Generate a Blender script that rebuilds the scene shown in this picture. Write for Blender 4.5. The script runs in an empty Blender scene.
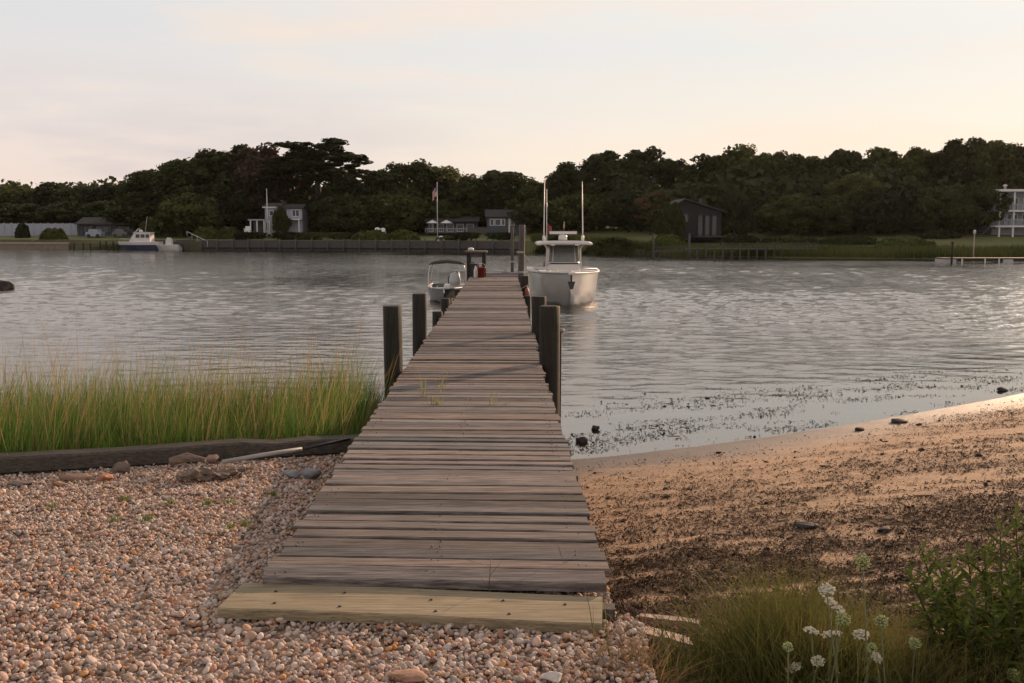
import bpy, math, numpy as np
from mathutils import Vector
SC = bpy.context.scene
COL = SC.collection
rng = np.random.default_rng(7)
PI = math.pi
rad = math.radians
W, H, FPX = 1024, 683, 995.6
CAMZ = 2.5
PITCH = math.atan((341.5 - 229) / FPX)
YAW = math.atan((512 - 504.5) / FPX)          # camera looks slightly right of the pier axis
SUN_EL, SUN_AZ = rad(14.5), rad(38)

# ------------------------------------------------------------------ camera geometry (pixel -> world)
def ray(px, py):
    x = (px - 512) / FPX; y = (341.5 - py) / FPX
    cp, sp = math.cos(PITCH), math.sin(PITCH)
    f = cp + y * sp; u = -sp + y * cp
    cy, sy = math.cos(YAW), math.sin(YAW)
    return (x * cy + f * sy, -x * sy + f * cy, u)
def P(px, py, Y):
    d = ray(px, py); t = Y / d[1]
    return np.array([d[0] * t, Y, CAMZ + d[2] * t])
def G(px, py, z):
    d = ray(px, py); t = (z - CAMZ) / d[2]
    return np.array([d[0] * t, d[1] * t, z])

# ------------------------------------------------------------------ numpy noise
def _h(i, j, s):
    n = (i * 374761393 + j * 668265263 + s * 974711) & 0x7fffffff
    n = ((n ^ (n >> 13)) * 1274126177) & 0x7fffffff
    return ((n ^ (n >> 16)) & 0xffff) / 65535.0
def vn(x, y, s=0):
    x = np.asarray(x, float); y = np.asarray(y, float)
    i = np.floor(x).astype(np.int64); j = np.floor(y).astype(np.int64)
    a = x - i; b = y - j
    a = a * a * (3 - 2 * a); b = b * b * (3 - 2 * b)
    return (_h(i, j, s) * (1 - a) + _h(i + 1, j, s) * a) * (1 - b) + (_h(i, j + 1, s) * (1 - a) + _h(i + 1, j + 1, s) * a) * b
def fbm(x, y, s=0, o=4):
    r = 0; t = 0; k = 1.0
    for q in range(o):
        r = r + vn(np.asarray(x) * 2 ** q, np.asarray(y) * 2 ** q, s + q) * k; t += k; k *= .5
    return r / t
def sst(a, b, x):
    t = np.clip((np.asarray(x, float) - a) / (b - a), 0, 1); return t * t * (3 - 2 * t)

# ------------------------------------------------------------------ materials
def mat(name):
    m = bpy.data.materials.new(name); m.use_nodes = True
    nt = m.node_tree
    return m, nt, nt.nodes['Principled BSDF']
def N(nt, t, **kw):
    n = nt.nodes.new(t)
    for k, v in kw.items(): setattr(n, k, v)
    return n
def mixc(nt, fac, a, b, blend='MIX'):
    n = N(nt, 'ShaderNodeMix', data_type='RGBA', blend_type=blend)
    for s, v in ((0, fac), (6, a), (7, b)):
        if hasattr(v, 'links') or isinstance(v, bpy.types.NodeSocket): nt.links.new(v, n.inputs[s])
        else: n.inputs[s].default_value = v if s == 0 else (*v, 1)
    return n.outputs[2]
def noise(nt, scale, detail=4, vec=None, rough=.55, stretch=None, coord='Object'):
    tc = N(nt, 'ShaderNodeTexCoord')
    v = vec or tc.outputs[coord]
    if stretch:
        mp = N(nt, 'ShaderNodeMapping'); mp.inputs['Scale'].default_value = stretch
        nt.links.new(v, mp.inputs['Vector']); v = mp.outputs[0]
    n = N(nt, 'ShaderNodeTexNoise'); n.inputs['Scale'].default_value = scale
    n.inputs['Detail'].default_value = detail; n.inputs['Roughness'].default_value = rough
    nt.links.new(v, n.inputs['Vector'])
    return n.outputs[0]
def ramp(nt, src, stops):
    r = N(nt, 'ShaderNodeValToRGB')
    e = r.color_ramp.elements
    while len(e) < len(stops): e.new(.5)
    for k, (p, c) in zip(e, stops):
        k.position = p; k.color = (c, c, c, 1) if isinstance(c, (int, float)) else (*c, 1)
    nt.links.new(src, r.inputs[0]); return r.outputs[0]
def bump(nt, bs, src, strength, dist):
    b = N(nt, 'ShaderNodeBump'); b.inputs['Strength'].default_value = strength; b.inputs['Distance'].default_value = dist
    nt.links.new(src, b.inputs['Height']); nt.links.new(b.outputs[0], bs.inputs['Normal']); return b
def plain(name, c, rough=.6, var=.25, scale=6, bmp=0, metal=0, stretch=None, attr=False, spec=.5, bdist=.01):
    m, nt, bs = mat(name)
    n = noise(nt, scale, 5, stretch=stretch)
    lo = tuple(x * (1 - var) for x in c); hi = tuple(min(1, x * (1 + var)) for x in c)
    o = mixc(nt, ramp(nt, n, [(.3, 0.), (.7, 1.)]), lo, hi)
    if attr:
        a = N(nt, 'ShaderNodeAttribute', attribute_name='col')
        o = mixc(nt, 1.0, o, a.outputs['Color'], 'MULTIPLY')
    nt.links.new(o, bs.inputs['Base Color'])
    bs.inputs['Roughness'].default_value = rough; bs.inputs['Metallic'].default_value = metal
    bs.inputs['Specular IOR Level'].default_value = spec
    if bmp: bump(nt, bs, n, bmp, bdist)
    return m
def wood(name, c, axis=0, attr=False, rough=.75, dark=.45, grain=1.0):
    m, nt, bs = mat(name)
    st = [22, 22, 22]; st[axis] = 1.1
    n1 = noise(nt, 3.2, 6, stretch=tuple(st), rough=.65)
    st2 = [90, 90, 90]; st2[axis] = 2.5
    n2 = noise(nt, 2.0, 4, stretch=tuple(st2))
    n3 = noise(nt, 2.3, 5)
    lo = tuple(x * dark for x in c); hi = tuple(x * 1.3 for x in c)
    o = mixc(nt, ramp(nt, n1, [(.33, 0.), (.62, 1.)]), lo, hi)
    o = mixc(nt, ramp(nt, n2, [(.3, .0), (.46, 1.)]), tuple(x * .45 for x in c), o)
    o = mixc(nt, ramp(nt, n3, [(.45, 0.), (.75, .45)]), o, tuple(x * .6 for x in c))
    if attr:
        a = N(nt, 'ShaderNodeAttribute', attribute_name='col')
        o = mixc(nt, 1.0, o, a.outputs['Color'], 'MULTIPLY')
    nt.links.new(o, bs.inputs['Base Color'])
    bs.inputs['Roughness'].default_value = rough
    bs.inputs['Specular IOR Level'].default_value = .3
    mx = N(nt, 'ShaderNodeMath', operation='ADD'); nt.links.new(n1, mx.inputs[0]); nt.links.new(n2, mx.inputs[1])
    bump(nt, bs, mx.outputs[0], .7 * grain, .006)
    return m
def leafmat(name, c, trans=.3, attr=True, rnd=.35, rough=.6):
    m, nt, bs = mat(name)
    oi = N(nt, 'ShaderNodeObjectInfo')
    o = mixc(nt, oi.outputs['Random'], tuple(x * (1 - rnd) for x in c), (c[0] * (1 + rnd * 1.2), c[1] * (1 + rnd), c[2] * (1 + rnd * .3)))
    if attr:
        a = N(nt, 'ShaderNodeAttribute', attribute_name='col')
        o = mixc(nt, 1.0, o, a.outputs['Color'], 'MULTIPLY')
    nt.links.new(o, bs.inputs['Base Color'])
    bs.inputs['Roughness'].default_value = rough; bs.inputs['Specular IOR Level'].default_value = .12
    tr = N(nt, 'ShaderNodeBsdfTranslucent'); ms = N(nt, 'ShaderNodeMixShader'); ms.inputs[0].default_value = trans
    nt.links.new(o, tr.inputs['Color'])
    nt.links.new(bs.outputs[0], ms.inputs[1]); nt.links.new(tr.outputs[0], ms.inputs[2])
    nt.links.new(ms.outputs[0], nt.nodes['Material Output'].inputs['Surface'])
    return m
def glass(name, tint=(.75, .8, .8), alpha=.5):
    m, nt, bs = mat(name)
    bs.inputs['Base Color'].default_value = (*[x * .3 for x in tint], 1); bs.inputs['Roughness'].default_value = .04
    tp = N(nt, 'ShaderNodeBsdfTransparent'); tp.inputs[0].default_value = (*tint, 1)
    ms = N(nt, 'ShaderNodeMixShader'); ms.inputs[0].default_value = alpha
    nt.links.new(bs.outputs[0], ms.inputs[1]); nt.links.new(tp.outputs[0], ms.inputs[2])
    nt.links.new(ms.outputs[0], nt.nodes['Material Output'].inputs['Surface'])
    return m

M = {}
M['deck'] = wood('deck_wood', (.186, .152, .135), 0, attr=True, dark=.20)
M['beam'] = wood('beam_wood', (.13, .10, .08), 1)
M['step'] = wood('treated_pine', (.27, .215, .135), 0, dark=.66, grain=.6)
M['pile'] = wood('piling_wood', (.026, .023, .018), 2, dark=.4)
M['pilegrey'] = wood('grey_piling_wood', (.10, .085, .072), 2, dark=.5)
M['timber'] = wood('bulkhead_timber', (.085, .070, .056), 0, dark=.45)
M['drift'] = wood('driftwood', (.20, .15, .12), 0, dark=.35)
M['plank'] = wood('loose_plank', (.40, .30, .24), 0, dark=.55)
M['farwood'] = wood('far_grey_wood', (.080, .074, .070), 2, dark=.6, grain=.3)
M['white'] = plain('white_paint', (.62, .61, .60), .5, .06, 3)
M['hull'] = plain('gelcoat', (.60, .575, .55), .16, .03, 1.2)
M['greyhull'] = plain('grey_gelcoat', (.09, .098, .098), .3, .08, 2)
M['navy'] = plain('navy_gelcoat', (.02, .03, .07), .25, .1, 2)
M['black'] = plain('black_plastic', (.015, .015, .016), .45, .2, 8)
M['alu'] = plain('aluminium', (.62, .60, .57), .45, .06, 5, metal=.7)
M['canvas'] = plain('canvas', (.05, .06, .055), .8, .2, 6)
M['red'] = plain('red_plastic', (.20, .030, .022), .4, .15, 6)
M['orange'] = plain('orange_vinyl', (.28, .09, .05), .45, .15, 6)
M['cushion'] = plain('grey_vinyl', (.42, .42, .42), .5, .1, 6)
M['pipe'] = plain('weathered_pvc', (.33, .31, .30), .45, .2, 5)
M['glass'] = glass('boat_glass')
M['pane'] = plain('window_glass', (.03, .035, .045), .08, .2, 1)
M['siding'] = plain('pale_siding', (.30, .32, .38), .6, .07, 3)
M['greysiding'] = plain('grey_shingle_siding', (.065, .072, .092), .75, .2, 4)
M['brownsiding'] = plain('dark_shingle_siding', (.013, .0125, .014), .8, .25, 4)
M['roof'] = plain('asphalt_roof', (.032, .029, .028), .85, .2, 5)
M['concrete'] = plain('concrete', (.20, .165, .13), .8, .2, 3, bmp=.3)
M['rope'] = plain('rope', (.38, .33, .28), .8, .2, 30)
M['stone'] = plain('rock', (1, 1, 1), .8, .3, 14, bmp=.5, attr=True, bdist=.02)
M['petal'] = plain('white_petals', (.52, .48, .37), .7, .1, 40)
M['bud'] = plain('green_buds', (.30, .33, .13), .7, .3, 60)
M['leaf'] = leafmat('tree_leaves', (.043, .053, .021), .30, rnd=.5)
M['copper'] = leafmat('copper_leaves', (.066, .044, .031), .25, rnd=.05)
M['pale'] = leafmat('pale_leaves', (.095, .10, .035), .4, rnd=.1)
M['tan'] = leafmat('dry_leaves', (.12, .085, .05), .35, rnd=.1)
M['bark'] = plain('bark', (.055, .043, .034), .9, .3, 8, bmp=.5)
M['marsh'] = leafmat('marsh_blades', (1, 1, 1), .4, rnd=0)
M['shrubleaf'] = leafmat('shrub_leaves', (1, 1, 1), .42, rnd=0, rough=.7)
M['stem'] = plain('plant_stem', (.10, .11, .045), .7, .3, 20)
M['redstem'] = plain('rusty_stem', (.28, .10, .045), .7, .3, 20)
M['wrack'] = plain('dried_seaweed', (1, 1, 1), .9, .3, 20, attr=True, spec=.1)
M['hedge'] = leafmat('hedge_leaves', (.085, .10, .03), .3, rnd=.2)

# ------------------------------------------------------------------ mesh building
BASE = {}
def link(name, me, parent=None):
    o = bpy.data.objects.new(name, me); COL.objects.link(o)
    if parent is not None:
        o.parent = parent; BASE[o.name] = BASE[parent.name]
    return o
def fast(name, V, F, m, parent=None, smooth=False, col=None, base=None):
    """V (n,3) world coordinates, F (k,3|4)."""
    V = np.asarray(V, np.float64)
    b = BASE[parent.name] if parent is not None else (np.zeros(3) if base is None else np.asarray(base, float))
    me = bpy.data.meshes.new(name)
    V2 = (V - b).astype(np.float32); F = np.asarray(F, np.int32); k = F.shape[1]
    me.vertices.add(len(V2)); me.vertices.foreach_set('co', V2.ravel())
    me.loops.add(F.size); me.loops.foreach_set('vertex_index', F.ravel())
    me.polygons.add(len(F)); me.polygons.foreach_set('loop_start', np.arange(len(F), dtype=np.int32) * k)
    if smooth: me.polygons.foreach_set('use_smooth', np.ones(len(F), bool))
    me.update(calc_edges=True); me.validate()
    if col is not None:
        c = np.ones((len(V2), 4), np.float32); c[:, :3] = col
        me.color_attributes.new('col', 'FLOAT_COLOR', 'POINT').data.foreach_set('color', c.ravel())
    if m is not None: me.materials.append(m)
    o = link(name, me, parent)
    if parent is None: o.location = b; BASE[o.name] = b
    return o
class MB:
    def __init__(s): s.V = []; s.F = []; s.C = []; s.S = []
    def add(s, V, F, c=None, sm=False):
        n = len(s.V); s.V += [tuple(map(float, v)) for v in V]; s.F += [tuple(int(i) + n for i in f) for f in F]
        s.S += [sm] * len(F)
        s.C += [c or (1, 1, 1)] * len(V); return s
    def box(s, lo, hi, c=None, rz=0, about=None):
        x0, y0, z0 = lo; x1, y1, z1 = hi
        V = np.array([(x0, y0, z0), (x1, y0, z0), (x1, y1, z0), (x0, y1, z0), (x0, y0, z1), (x1, y0, z1), (x1, y1, z1), (x0, y1, z1)], float)
        if rz:
            a = np.array(about if about is not None else ((x0 + x1) / 2, (y0 + y1) / 2))
            q = V[:, :2] - a; ca, sa = math.cos(rz), math.sin(rz)
            V[:, 0] = q[:, 0] * ca - q[:, 1] * sa + a[0]; V[:, 1] = q[:, 0] * sa + q[:, 1] * ca + a[1]
        return s.add(V, [(0, 3, 2, 1), (4, 5, 6, 7), (0, 1, 5, 4), (1, 2, 6, 5), (2, 3, 7, 6), (3, 0, 4, 7)], c)
    def loft(s, rings, caps=True, c=None, sm=True, closed=True):
        n = len(rings[0]); V = [p for r in rings for p in r]; F = []
        for i in range(len(rings) - 1):
            for j in range(n if closed else n - 1):
                k = (j + 1) % n
                F.append((i * n + j, i * n + k, (i + 1) * n + k, (i + 1) * n + j))
        s.add(V, F, c, sm)
        if caps: 
            n0 = len(s.V) - len(V); s.F.append(tuple(n0 + j for j in reversed(range(n)))); s.F.append(tuple(n0 + (len(rings) - 1) * n + j for j in range(n))); s.S += [False, False]
        return s
    def tube(s, pts, r, n=8, c=None, caps=True):
        pts = [np.array(p, float) for p in pts]
        rr = r if isinstance(r, (list, tuple)) else [r] * len(pts)
        rings = []
        for i, p in enumerate(pts):
            d = pts[min(i + 1, len(pts) - 1)] - pts[max(i - 1, 0)]; d /= (np.linalg.norm(d) + 1e-9)
            a = np.cross(d, (0, 0, 1)) if abs(d[2]) < .95 else np.cross(d, (0, 1, 0)); a /= np.linalg.norm(a); b = np.cross(d, a)
            rings.append([p + rr[i] * (math.cos(t) * a + math.sin(t) * b) for t in [2 * PI * k / n for k in range(n)]])
        return s.loft(rings, caps, c)
    def lathe(s, c0, prof, n=16, c=None):
        rings = [[(c0[0] + r * math.cos(2 * PI * k / n), c0[1] + r * math.sin(2 * PI * k / n), c0[2] + z) for k in range(n)] for r, z in prof]
        return s.loft(rings, True, c)
    def prism(s, poly, ext, c=None):
        """poly: list of 3-D points (planar), ext: extrusion vector"""
        n = len(poly); V = [np.array(p, float) for p in poly] + [np.array(p, float) + np.array(ext) for p in poly]
        F = [tuple(range(n)), tuple(reversed(range(n, 2 * n)))] + [(j, j + n, (j + 1) % n + n, (j + 1) % n) for j in range(n)]
        return s.add(V, F, c)
    def build(s, name, m, parent=None, col=False, base=None):
        b = BASE[parent.name] if parent is not None else (np.zeros(3) if base is None else np.asarray(base, float))
        me = bpy.data.meshes.new(name)
        me.from_pydata([tuple(np.array(v) - b) for v in s.V], [], s.F); me.update()
        me.polygons.foreach_set('use_smooth', s.S)
        import bmesh
        bm = bmesh.new(); bm.from_mesh(me); bmesh.ops.recalc_face_normals(bm, faces=bm.faces); bm.to_mesh(me); bm.free()
        if col:
            c = np.ones((len(s.V), 4), np.float32); c[:, :3] = np.array(s.C)
            me.color_attributes.new('col', 'FLOAT_COLOR', 'POINT').data.foreach_set('color', c.ravel())
        me.materials.append(m)
        o = link(name, me, parent)
        if parent is None: o.location = b; BASE[o.name] = b
        return o
def tag(o, label=None, cat=None, group=None, kind=None):
    if label: o['label'] = label
    if cat: o['category'] = cat
    if group: o['group'] = group
    if kind: o['kind'] = kind
    return o
def thing(name, label, cat, loc, group=None):
    o = bpy.data.objects.new(name, None); COL.objects.link(o); o.location = loc; o.empty_display_size = .2
    BASE[o.name] = np.array(loc, float)
    return tag(o, label, cat, group)
def dup(root, loc, scale=None, rz=None, label=None, group=None):
    r = root.copy(); COL.objects.link(r); r.location = loc
    if scale is not None: r.scale = scale
    if rz is not None: r.rotation_euler = (0, 0, rz)
    if label: r['label'] = label
    if group: r['group'] = group
    for ch in list(root.children):
        c = ch.copy(); COL.objects.link(c); c.parent = r
        for g in list(ch.children):
            d = g.copy(); COL.objects.link(d); d.parent = c
    return r

# ------------------------------------------------------------------ terrain functions
DX0, DX1 = -1.08, .42                     # pier edges
DECKZ = 1.0
def yw(x):                                # beach waterline
    return 10.6 + .36 * np.clip(np.asarray(x, float) - .5, 0, None) ** 1.25
def yb(x):                                # timber bulkhead line on the left
    return 8.35 + .38 * np.asarray(x, float)
def ys(x):                                # far shoreline
    return np.interp(x, [-400, -70, -20, 0, 8, 17, 28, 43, 70, 160, 500], [190, 126, 118, 112, 104, 92, 87, 82, 84, 95, 150])
def gravel_z(x, y): return np.clip(.895 - .050 * (np.asarray(y, float) - 3.9), .66, 1.0)
def ground_z(x, y):
    x = np.asarray(x, float); y = np.asarray(y, float)
    s = yw(x) - y
    beach = np.where(s > 0, .085 * s * sst(-1, 2.5, s) ** .5, .035 * s)
    beach = np.clip(beach, -1.6, .70) + .05 * (fbm(x * .9, y * .9, 3) - .5) * sst(.5, 3, s) + .018 * (fbm(x * 5, y * 5, 9) - .5) * sst(.1, 1.5, s)
    beach = np.where(s < -20, -1.6, beach)
    marsh = .10 - .18 * np.clip(y - yb(x) - 1.9, 0, None); marsh = np.clip(marsh, -1.6, .15)
    pad = gravel_z(x, y)
    k = sst(-.06, .06, y - yb(x) - .10)
    left = pad * (1 - k) + marsh * k
    w = sst(0, 1, (x + .08 * (fbm(y * 1.5, x * 0 + 3, 5) - .5) - .30) / (.22 + .45 * (1 - sst(3.9, 4.5, y))))
    near = left * (1 - w) + beach * w
    d = y - ys(x)
    rt = sst(5, 20, x)
    far = -1.6 + (1.25 + .4 * rt) * sst(-5, -.4, d) + .4 * (1 - rt) * sst(.15, .5, d) + (1 - rt) * 1.15 * sst(0.15, .6, d) + rt * .8 * sst(.5, 9, d) + 1.3 * sst(4, 28, d)
    far = far + rt * .5 * sst(10, 26, d) + 4.5 * sst(34, 80, d)
    # hill under the far wood on the right
    return np.where(y > 40, np.where(d > -6, far, -1.6), near)

def lin(a, b, n): return np.linspace(a, b, n)
# ---- ground sheet
rows = np.concatenate([lin(-7, 2.4, 16), 2.5 * (16.5 / 2.5) ** lin(0, 1, 330), lin(17, 70, 24), lin(72, 165, 190), 170 * (18) ** lin(0, 1, 24)])
u = np.sign(lin(-1, 1, 331)) * np.abs(lin(-1, 1, 331)) ** 1.15
XX = u[None, :] * (np.abs(rows)[:, None] * .95 + 4.5); YY = np.repeat(rows[:, None], len(u), 1)
ZZ = ground_z(XX, YY)
def grid_faces(a, b):
    i = np.arange(a - 1)[:, None] * b + np.arange(b - 1)[None, :]
    return np.stack([i, i + 1, i + b + 1, i + b], -1).reshape(-1, 4)
def wrack_density(x, y):
    s = yw(x) - y
    n = fbm(x * .55 + 3, (y - .25 * x) * 2.6, 21, 4); n2 = fbm(x * 2.4, (y - .2 * x) * 8.5, 33, 5)
    band = .10 * sst(.1, 1.0, s) + .30 * sst(1.2, 3.2, s) + .42 * sst(3.6, 4.9, s + .3 * (n - .5)) + .35 * sst(3.9, 4.9, s) * (1 - sst(1.0, 2.6, x))
    band = band + .22 * sst(3.5, 6, x) * sst(.2, 1.2, s)
    return np.clip(band * sst(.32, .66, n * .40 + n2 * .60 + .06 * sst(3.4, 4.8, s)), 0, 1) * (s > 0.05) * sst(.42, .62, x)
s_ = yw(XX) - YY
c_sand = np.array([.37, .232, .135]); c_wet = np.array([.13, .088, .058]); c_mud = np.array([.13, .11, .085])
c_under = np.array([.23, .155, .11]); c_lawn = np.array([.115, .125, .038]); c_marsh = np.array([.04, .035, .022])
wet = 1 - sst(.15, 1.7, s_ + .6 * (fbm(XX * 1.2, YY * 2, 4) - .5))
colr = c_sand + (c_wet - c_sand) * wet[..., None]
colr = colr * (0.66 + .62 * fbm(XX * 2.5, YY * 7, 12, 5))[..., None]
wd = wrack_density(XX, YY)
colr = colr + (np.array([.10, .07, .048]) - colr) * (np.clip(wd * .7, 0, .42))[..., None]
dp = sst(-.06, -.45, ZZ)
colr = colr + (c_mud - colr) * dp[..., None]
lf = (1 - sst(.35, .8, XX)) * (YY < 40)
cl = np.where((YY < yb(XX) + .1)[..., None], c_under, c_marsh)
colr = colr + (cl - colr) * lf[..., None]
fb = (YY > 60) & (YY - ys(XX) > -1.5)
dsh = YY - ys(XX)
lawn = c_lawn * (.6 + .8 * fbm(XX * .25, YY * .25, 8))[..., None]
lawn = np.where((dsh < 1.0)[..., None], c_marsh, lawn)
colr = np.where(fb[..., None], lawn, colr)
lit_paint = sst(.3, .7, fbm(XX * .12, YY * .2, 18)) * fb
colr = colr + (np.array([.15, .15, .045]) - colr) * (lit_paint * .6)[..., None]  # lighter sunlit patches painted into the far lawn colour
V = np.stack([XX, YY, ZZ], -1).reshape(-1, 3)
mg, nt, bs = mat('ground_soil')
a = N(nt, 'ShaderNodeAttribute', attribute_name='col'); aw = N(nt, 'ShaderNodeAttribute', attribute_name='wet')
n1 = noise(nt, 38, 5); n2 = noise(nt, 5, 5); n3 = noise(nt, 170, 2)
o = mixc(nt, ramp(nt, n1, [(.35, 0.), (.65, 1.)]), (.72, .70, .68), (1.2, 1.2, 1.2))
o = mixc(nt, 1.0, o, a.outputs['Color'], 'MULTIPLY')
nt.links.new(o, bs.inputs['Base Color'])
mr = N(nt, 'ShaderNodeMapRange'); mr.inputs[3].default_value = .92; mr.inputs[4].default_value = .42
nt.links.new(aw.outputs['Fac'], mr.inputs[0]); nt.links.new(mr.outputs[0], bs.inputs['Roughness'])
ad = N(nt, 'ShaderNodeMath', operation='ADD'); nt.links.new(n1, ad.inputs[0]); nt.links.new(n3, ad.inputs[1])
bump(nt, bs, ad.outputs[0], .55, .012)
gr = fast('ground', V, grid_faces(*XX.shape), mg, None, True, colr.reshape(-1, 3))
wa = gr.data.attributes.new('wet', 'FLOAT', 'POINT'); wa.data.foreach_set('value', (wet * (XX > .4) * (YY < 40)).astype(np.float32).ravel())
tag(gr, 'sandy shore running under the water to the green far bank', 'ground', kind='structure')

# ---- water: real ripples
rw = 6.6 * (150 / 6.6) ** lin(0, 1, 920)
uw = lin(-1, 1, 700)
WX = uw[None, :] * (rw[:, None] * .68 + 2.0); WY = np.repeat(rw[:, None], 700, 1)
h = np.zeros_like(WX)
sp = np.maximum(rw * .0034, (rw * .68 + 2) * 2 / 700)[:, None]
rwv = np.random.default_rng(11)
wob = 2.2 * fbm(WX * .10, WY * .10, 60, 3)
for k in range(66):
    L = .28 * (1.0 / .28) ** rwv.random() if k < 44 else .9 * (2.6 / .9) ** rwv.random()
    th = rwv.normal(PI / 2 + .13, .36)
    kx, ky = math.cos(th) * 2 * PI / L, math.sin(th) * 2 * PI / L
    amp = (.0028 if k < 44 else .0011) * L
    gate = sst(.25, .75, fbm(WX * .05 + k * 3.3, WY * .05 - k * 1.7, 70 + k, 2))
    ph = np.sin(kx * WX + ky * WY + rwv.random() * 6.28 + wob * 2.0)
    h += amp * gate * (ph + 1.1 * (.5 + .5 * ph) ** 3) * sst(2.0, 3.6, L / sp)
cal = fbm(WX * .035 + 2, WY * .06, 40, 3)
amt = (.65 + .7 * sst(.40, .60, cal)) * (.75 + .75 * sst(-3, 7, WX) * (1 - .55 * sst(35, 60, WY)))
sshore = WY - yw(WX)
amt *= np.where(WX > -1, .05 + .95 * sst(.8, 6.0, sshore), .25 + .75 * sst(1.5, 6, WY - yb(WX) - 2))
amt *= .22 + .78 * sst(0, 9, ys(WX) - WY)
h *= amt
mw, nt, bs = mat('water_surface')
nt.nodes.remove(bs)
gl = N(nt, 'ShaderNodeBsdfGlossy'); gl.inputs['Roughness'].default_value = .06; gl.inputs['Color'].default_value = (1.0, .97, .935, 1)
tp = N(nt, 'ShaderNodeBsdfTransparent'); tp.inputs[0].default_value = (.62, .66, .60, 1)
fr = N(nt, 'ShaderNodeFresnel'); fr.inputs[0].default_value = 3.2
ms = N(nt, 'ShaderNodeMixShader')
aa = N(nt, 'ShaderNodeAttribute', attribute_name='amt')
nb = noise(nt, 1.0, 3, stretch=(4.5, 7.5, 1))
b = N(nt, 'ShaderNodeBump'); b.inputs['Distance'].default_value = .045
mm = N(nt, 'ShaderNodeMath', operation='MULTIPLY'); mm.inputs[1].default_value = .40
nt.links.new(aa.outputs['Fac'], mm.inputs[0]); nt.links.new(mm.outputs[0], b.inputs['Strength'])
nt.links.new(nb, b.inputs['Height'])
for x in (gl, fr): nt.links.new(b.outputs[0], x.inputs['Normal'])
nt.links.new(fr.outputs[0], ms.inputs[0]); nt.links.new(tp.outputs[0], ms.inputs[1]); nt.links.new(gl.outputs[0], ms.inputs[2])
nt.links.new(ms.outputs[0], nt.nodes['Material Output'].inputs['Surface'])
wt = fast('water', np.stack([WX, WY, h], -1).reshape(-1, 3), grid_faces(*WX.shape), mw, None, True)
wa = wt.data.attributes.new('amt', 'FLOAT', 'POINT'); wa.data.foreach_set('value', np.clip(amt * (1 + WY / 80), 0.02, 3).astype(np.float32).ravel())
tag(wt, 'rippled grey water of the inlet between the beach and the far bank', 'water', kind='structure')

# ------------------------------------------------------------------ pebbles
def ico(sub):
    import bmesh
    bm = bmesh.new(); bmesh.ops.create_icosphere(bm, subdivisions=sub, radius=1)
    V = np.array([v.co[:] for v in bm.verts]); F = np.array([[v.index for v in f.verts] for f in bm.faces]); bm.free(); return V, F
IV, IF = ico(2)
def rand_rot(n, r):
    q = r.normal(size=(n, 4)); q /= np.linalg.norm(q, axis=1)[:, None]; w, x, y, z = q.T
    return np.stack([np.stack([1 - 2 * (y * y + z * z), 2 * (x * y - z * w), 2 * (x * z + y * w)], -1),
                     np.stack([2 * (x * y + z * w), 1 - 2 * (x * x + z * z), 2 * (y * z - x * w)], -1),
                     np.stack([2 * (x * z - y * w), 2 * (y * z + x * w), 1 - 2 * (x * x + y * y)], -1)], 1)
def rotz(a):
    c, s = np.cos(a), np.sin(a); z = np.zeros_like(a); o = np.ones_like(a)
    return np.stack([np.stack([c, -s, z], -1), np.stack([s, c, z], -1), np.stack([z, z, o], -1)], 1)
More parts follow.
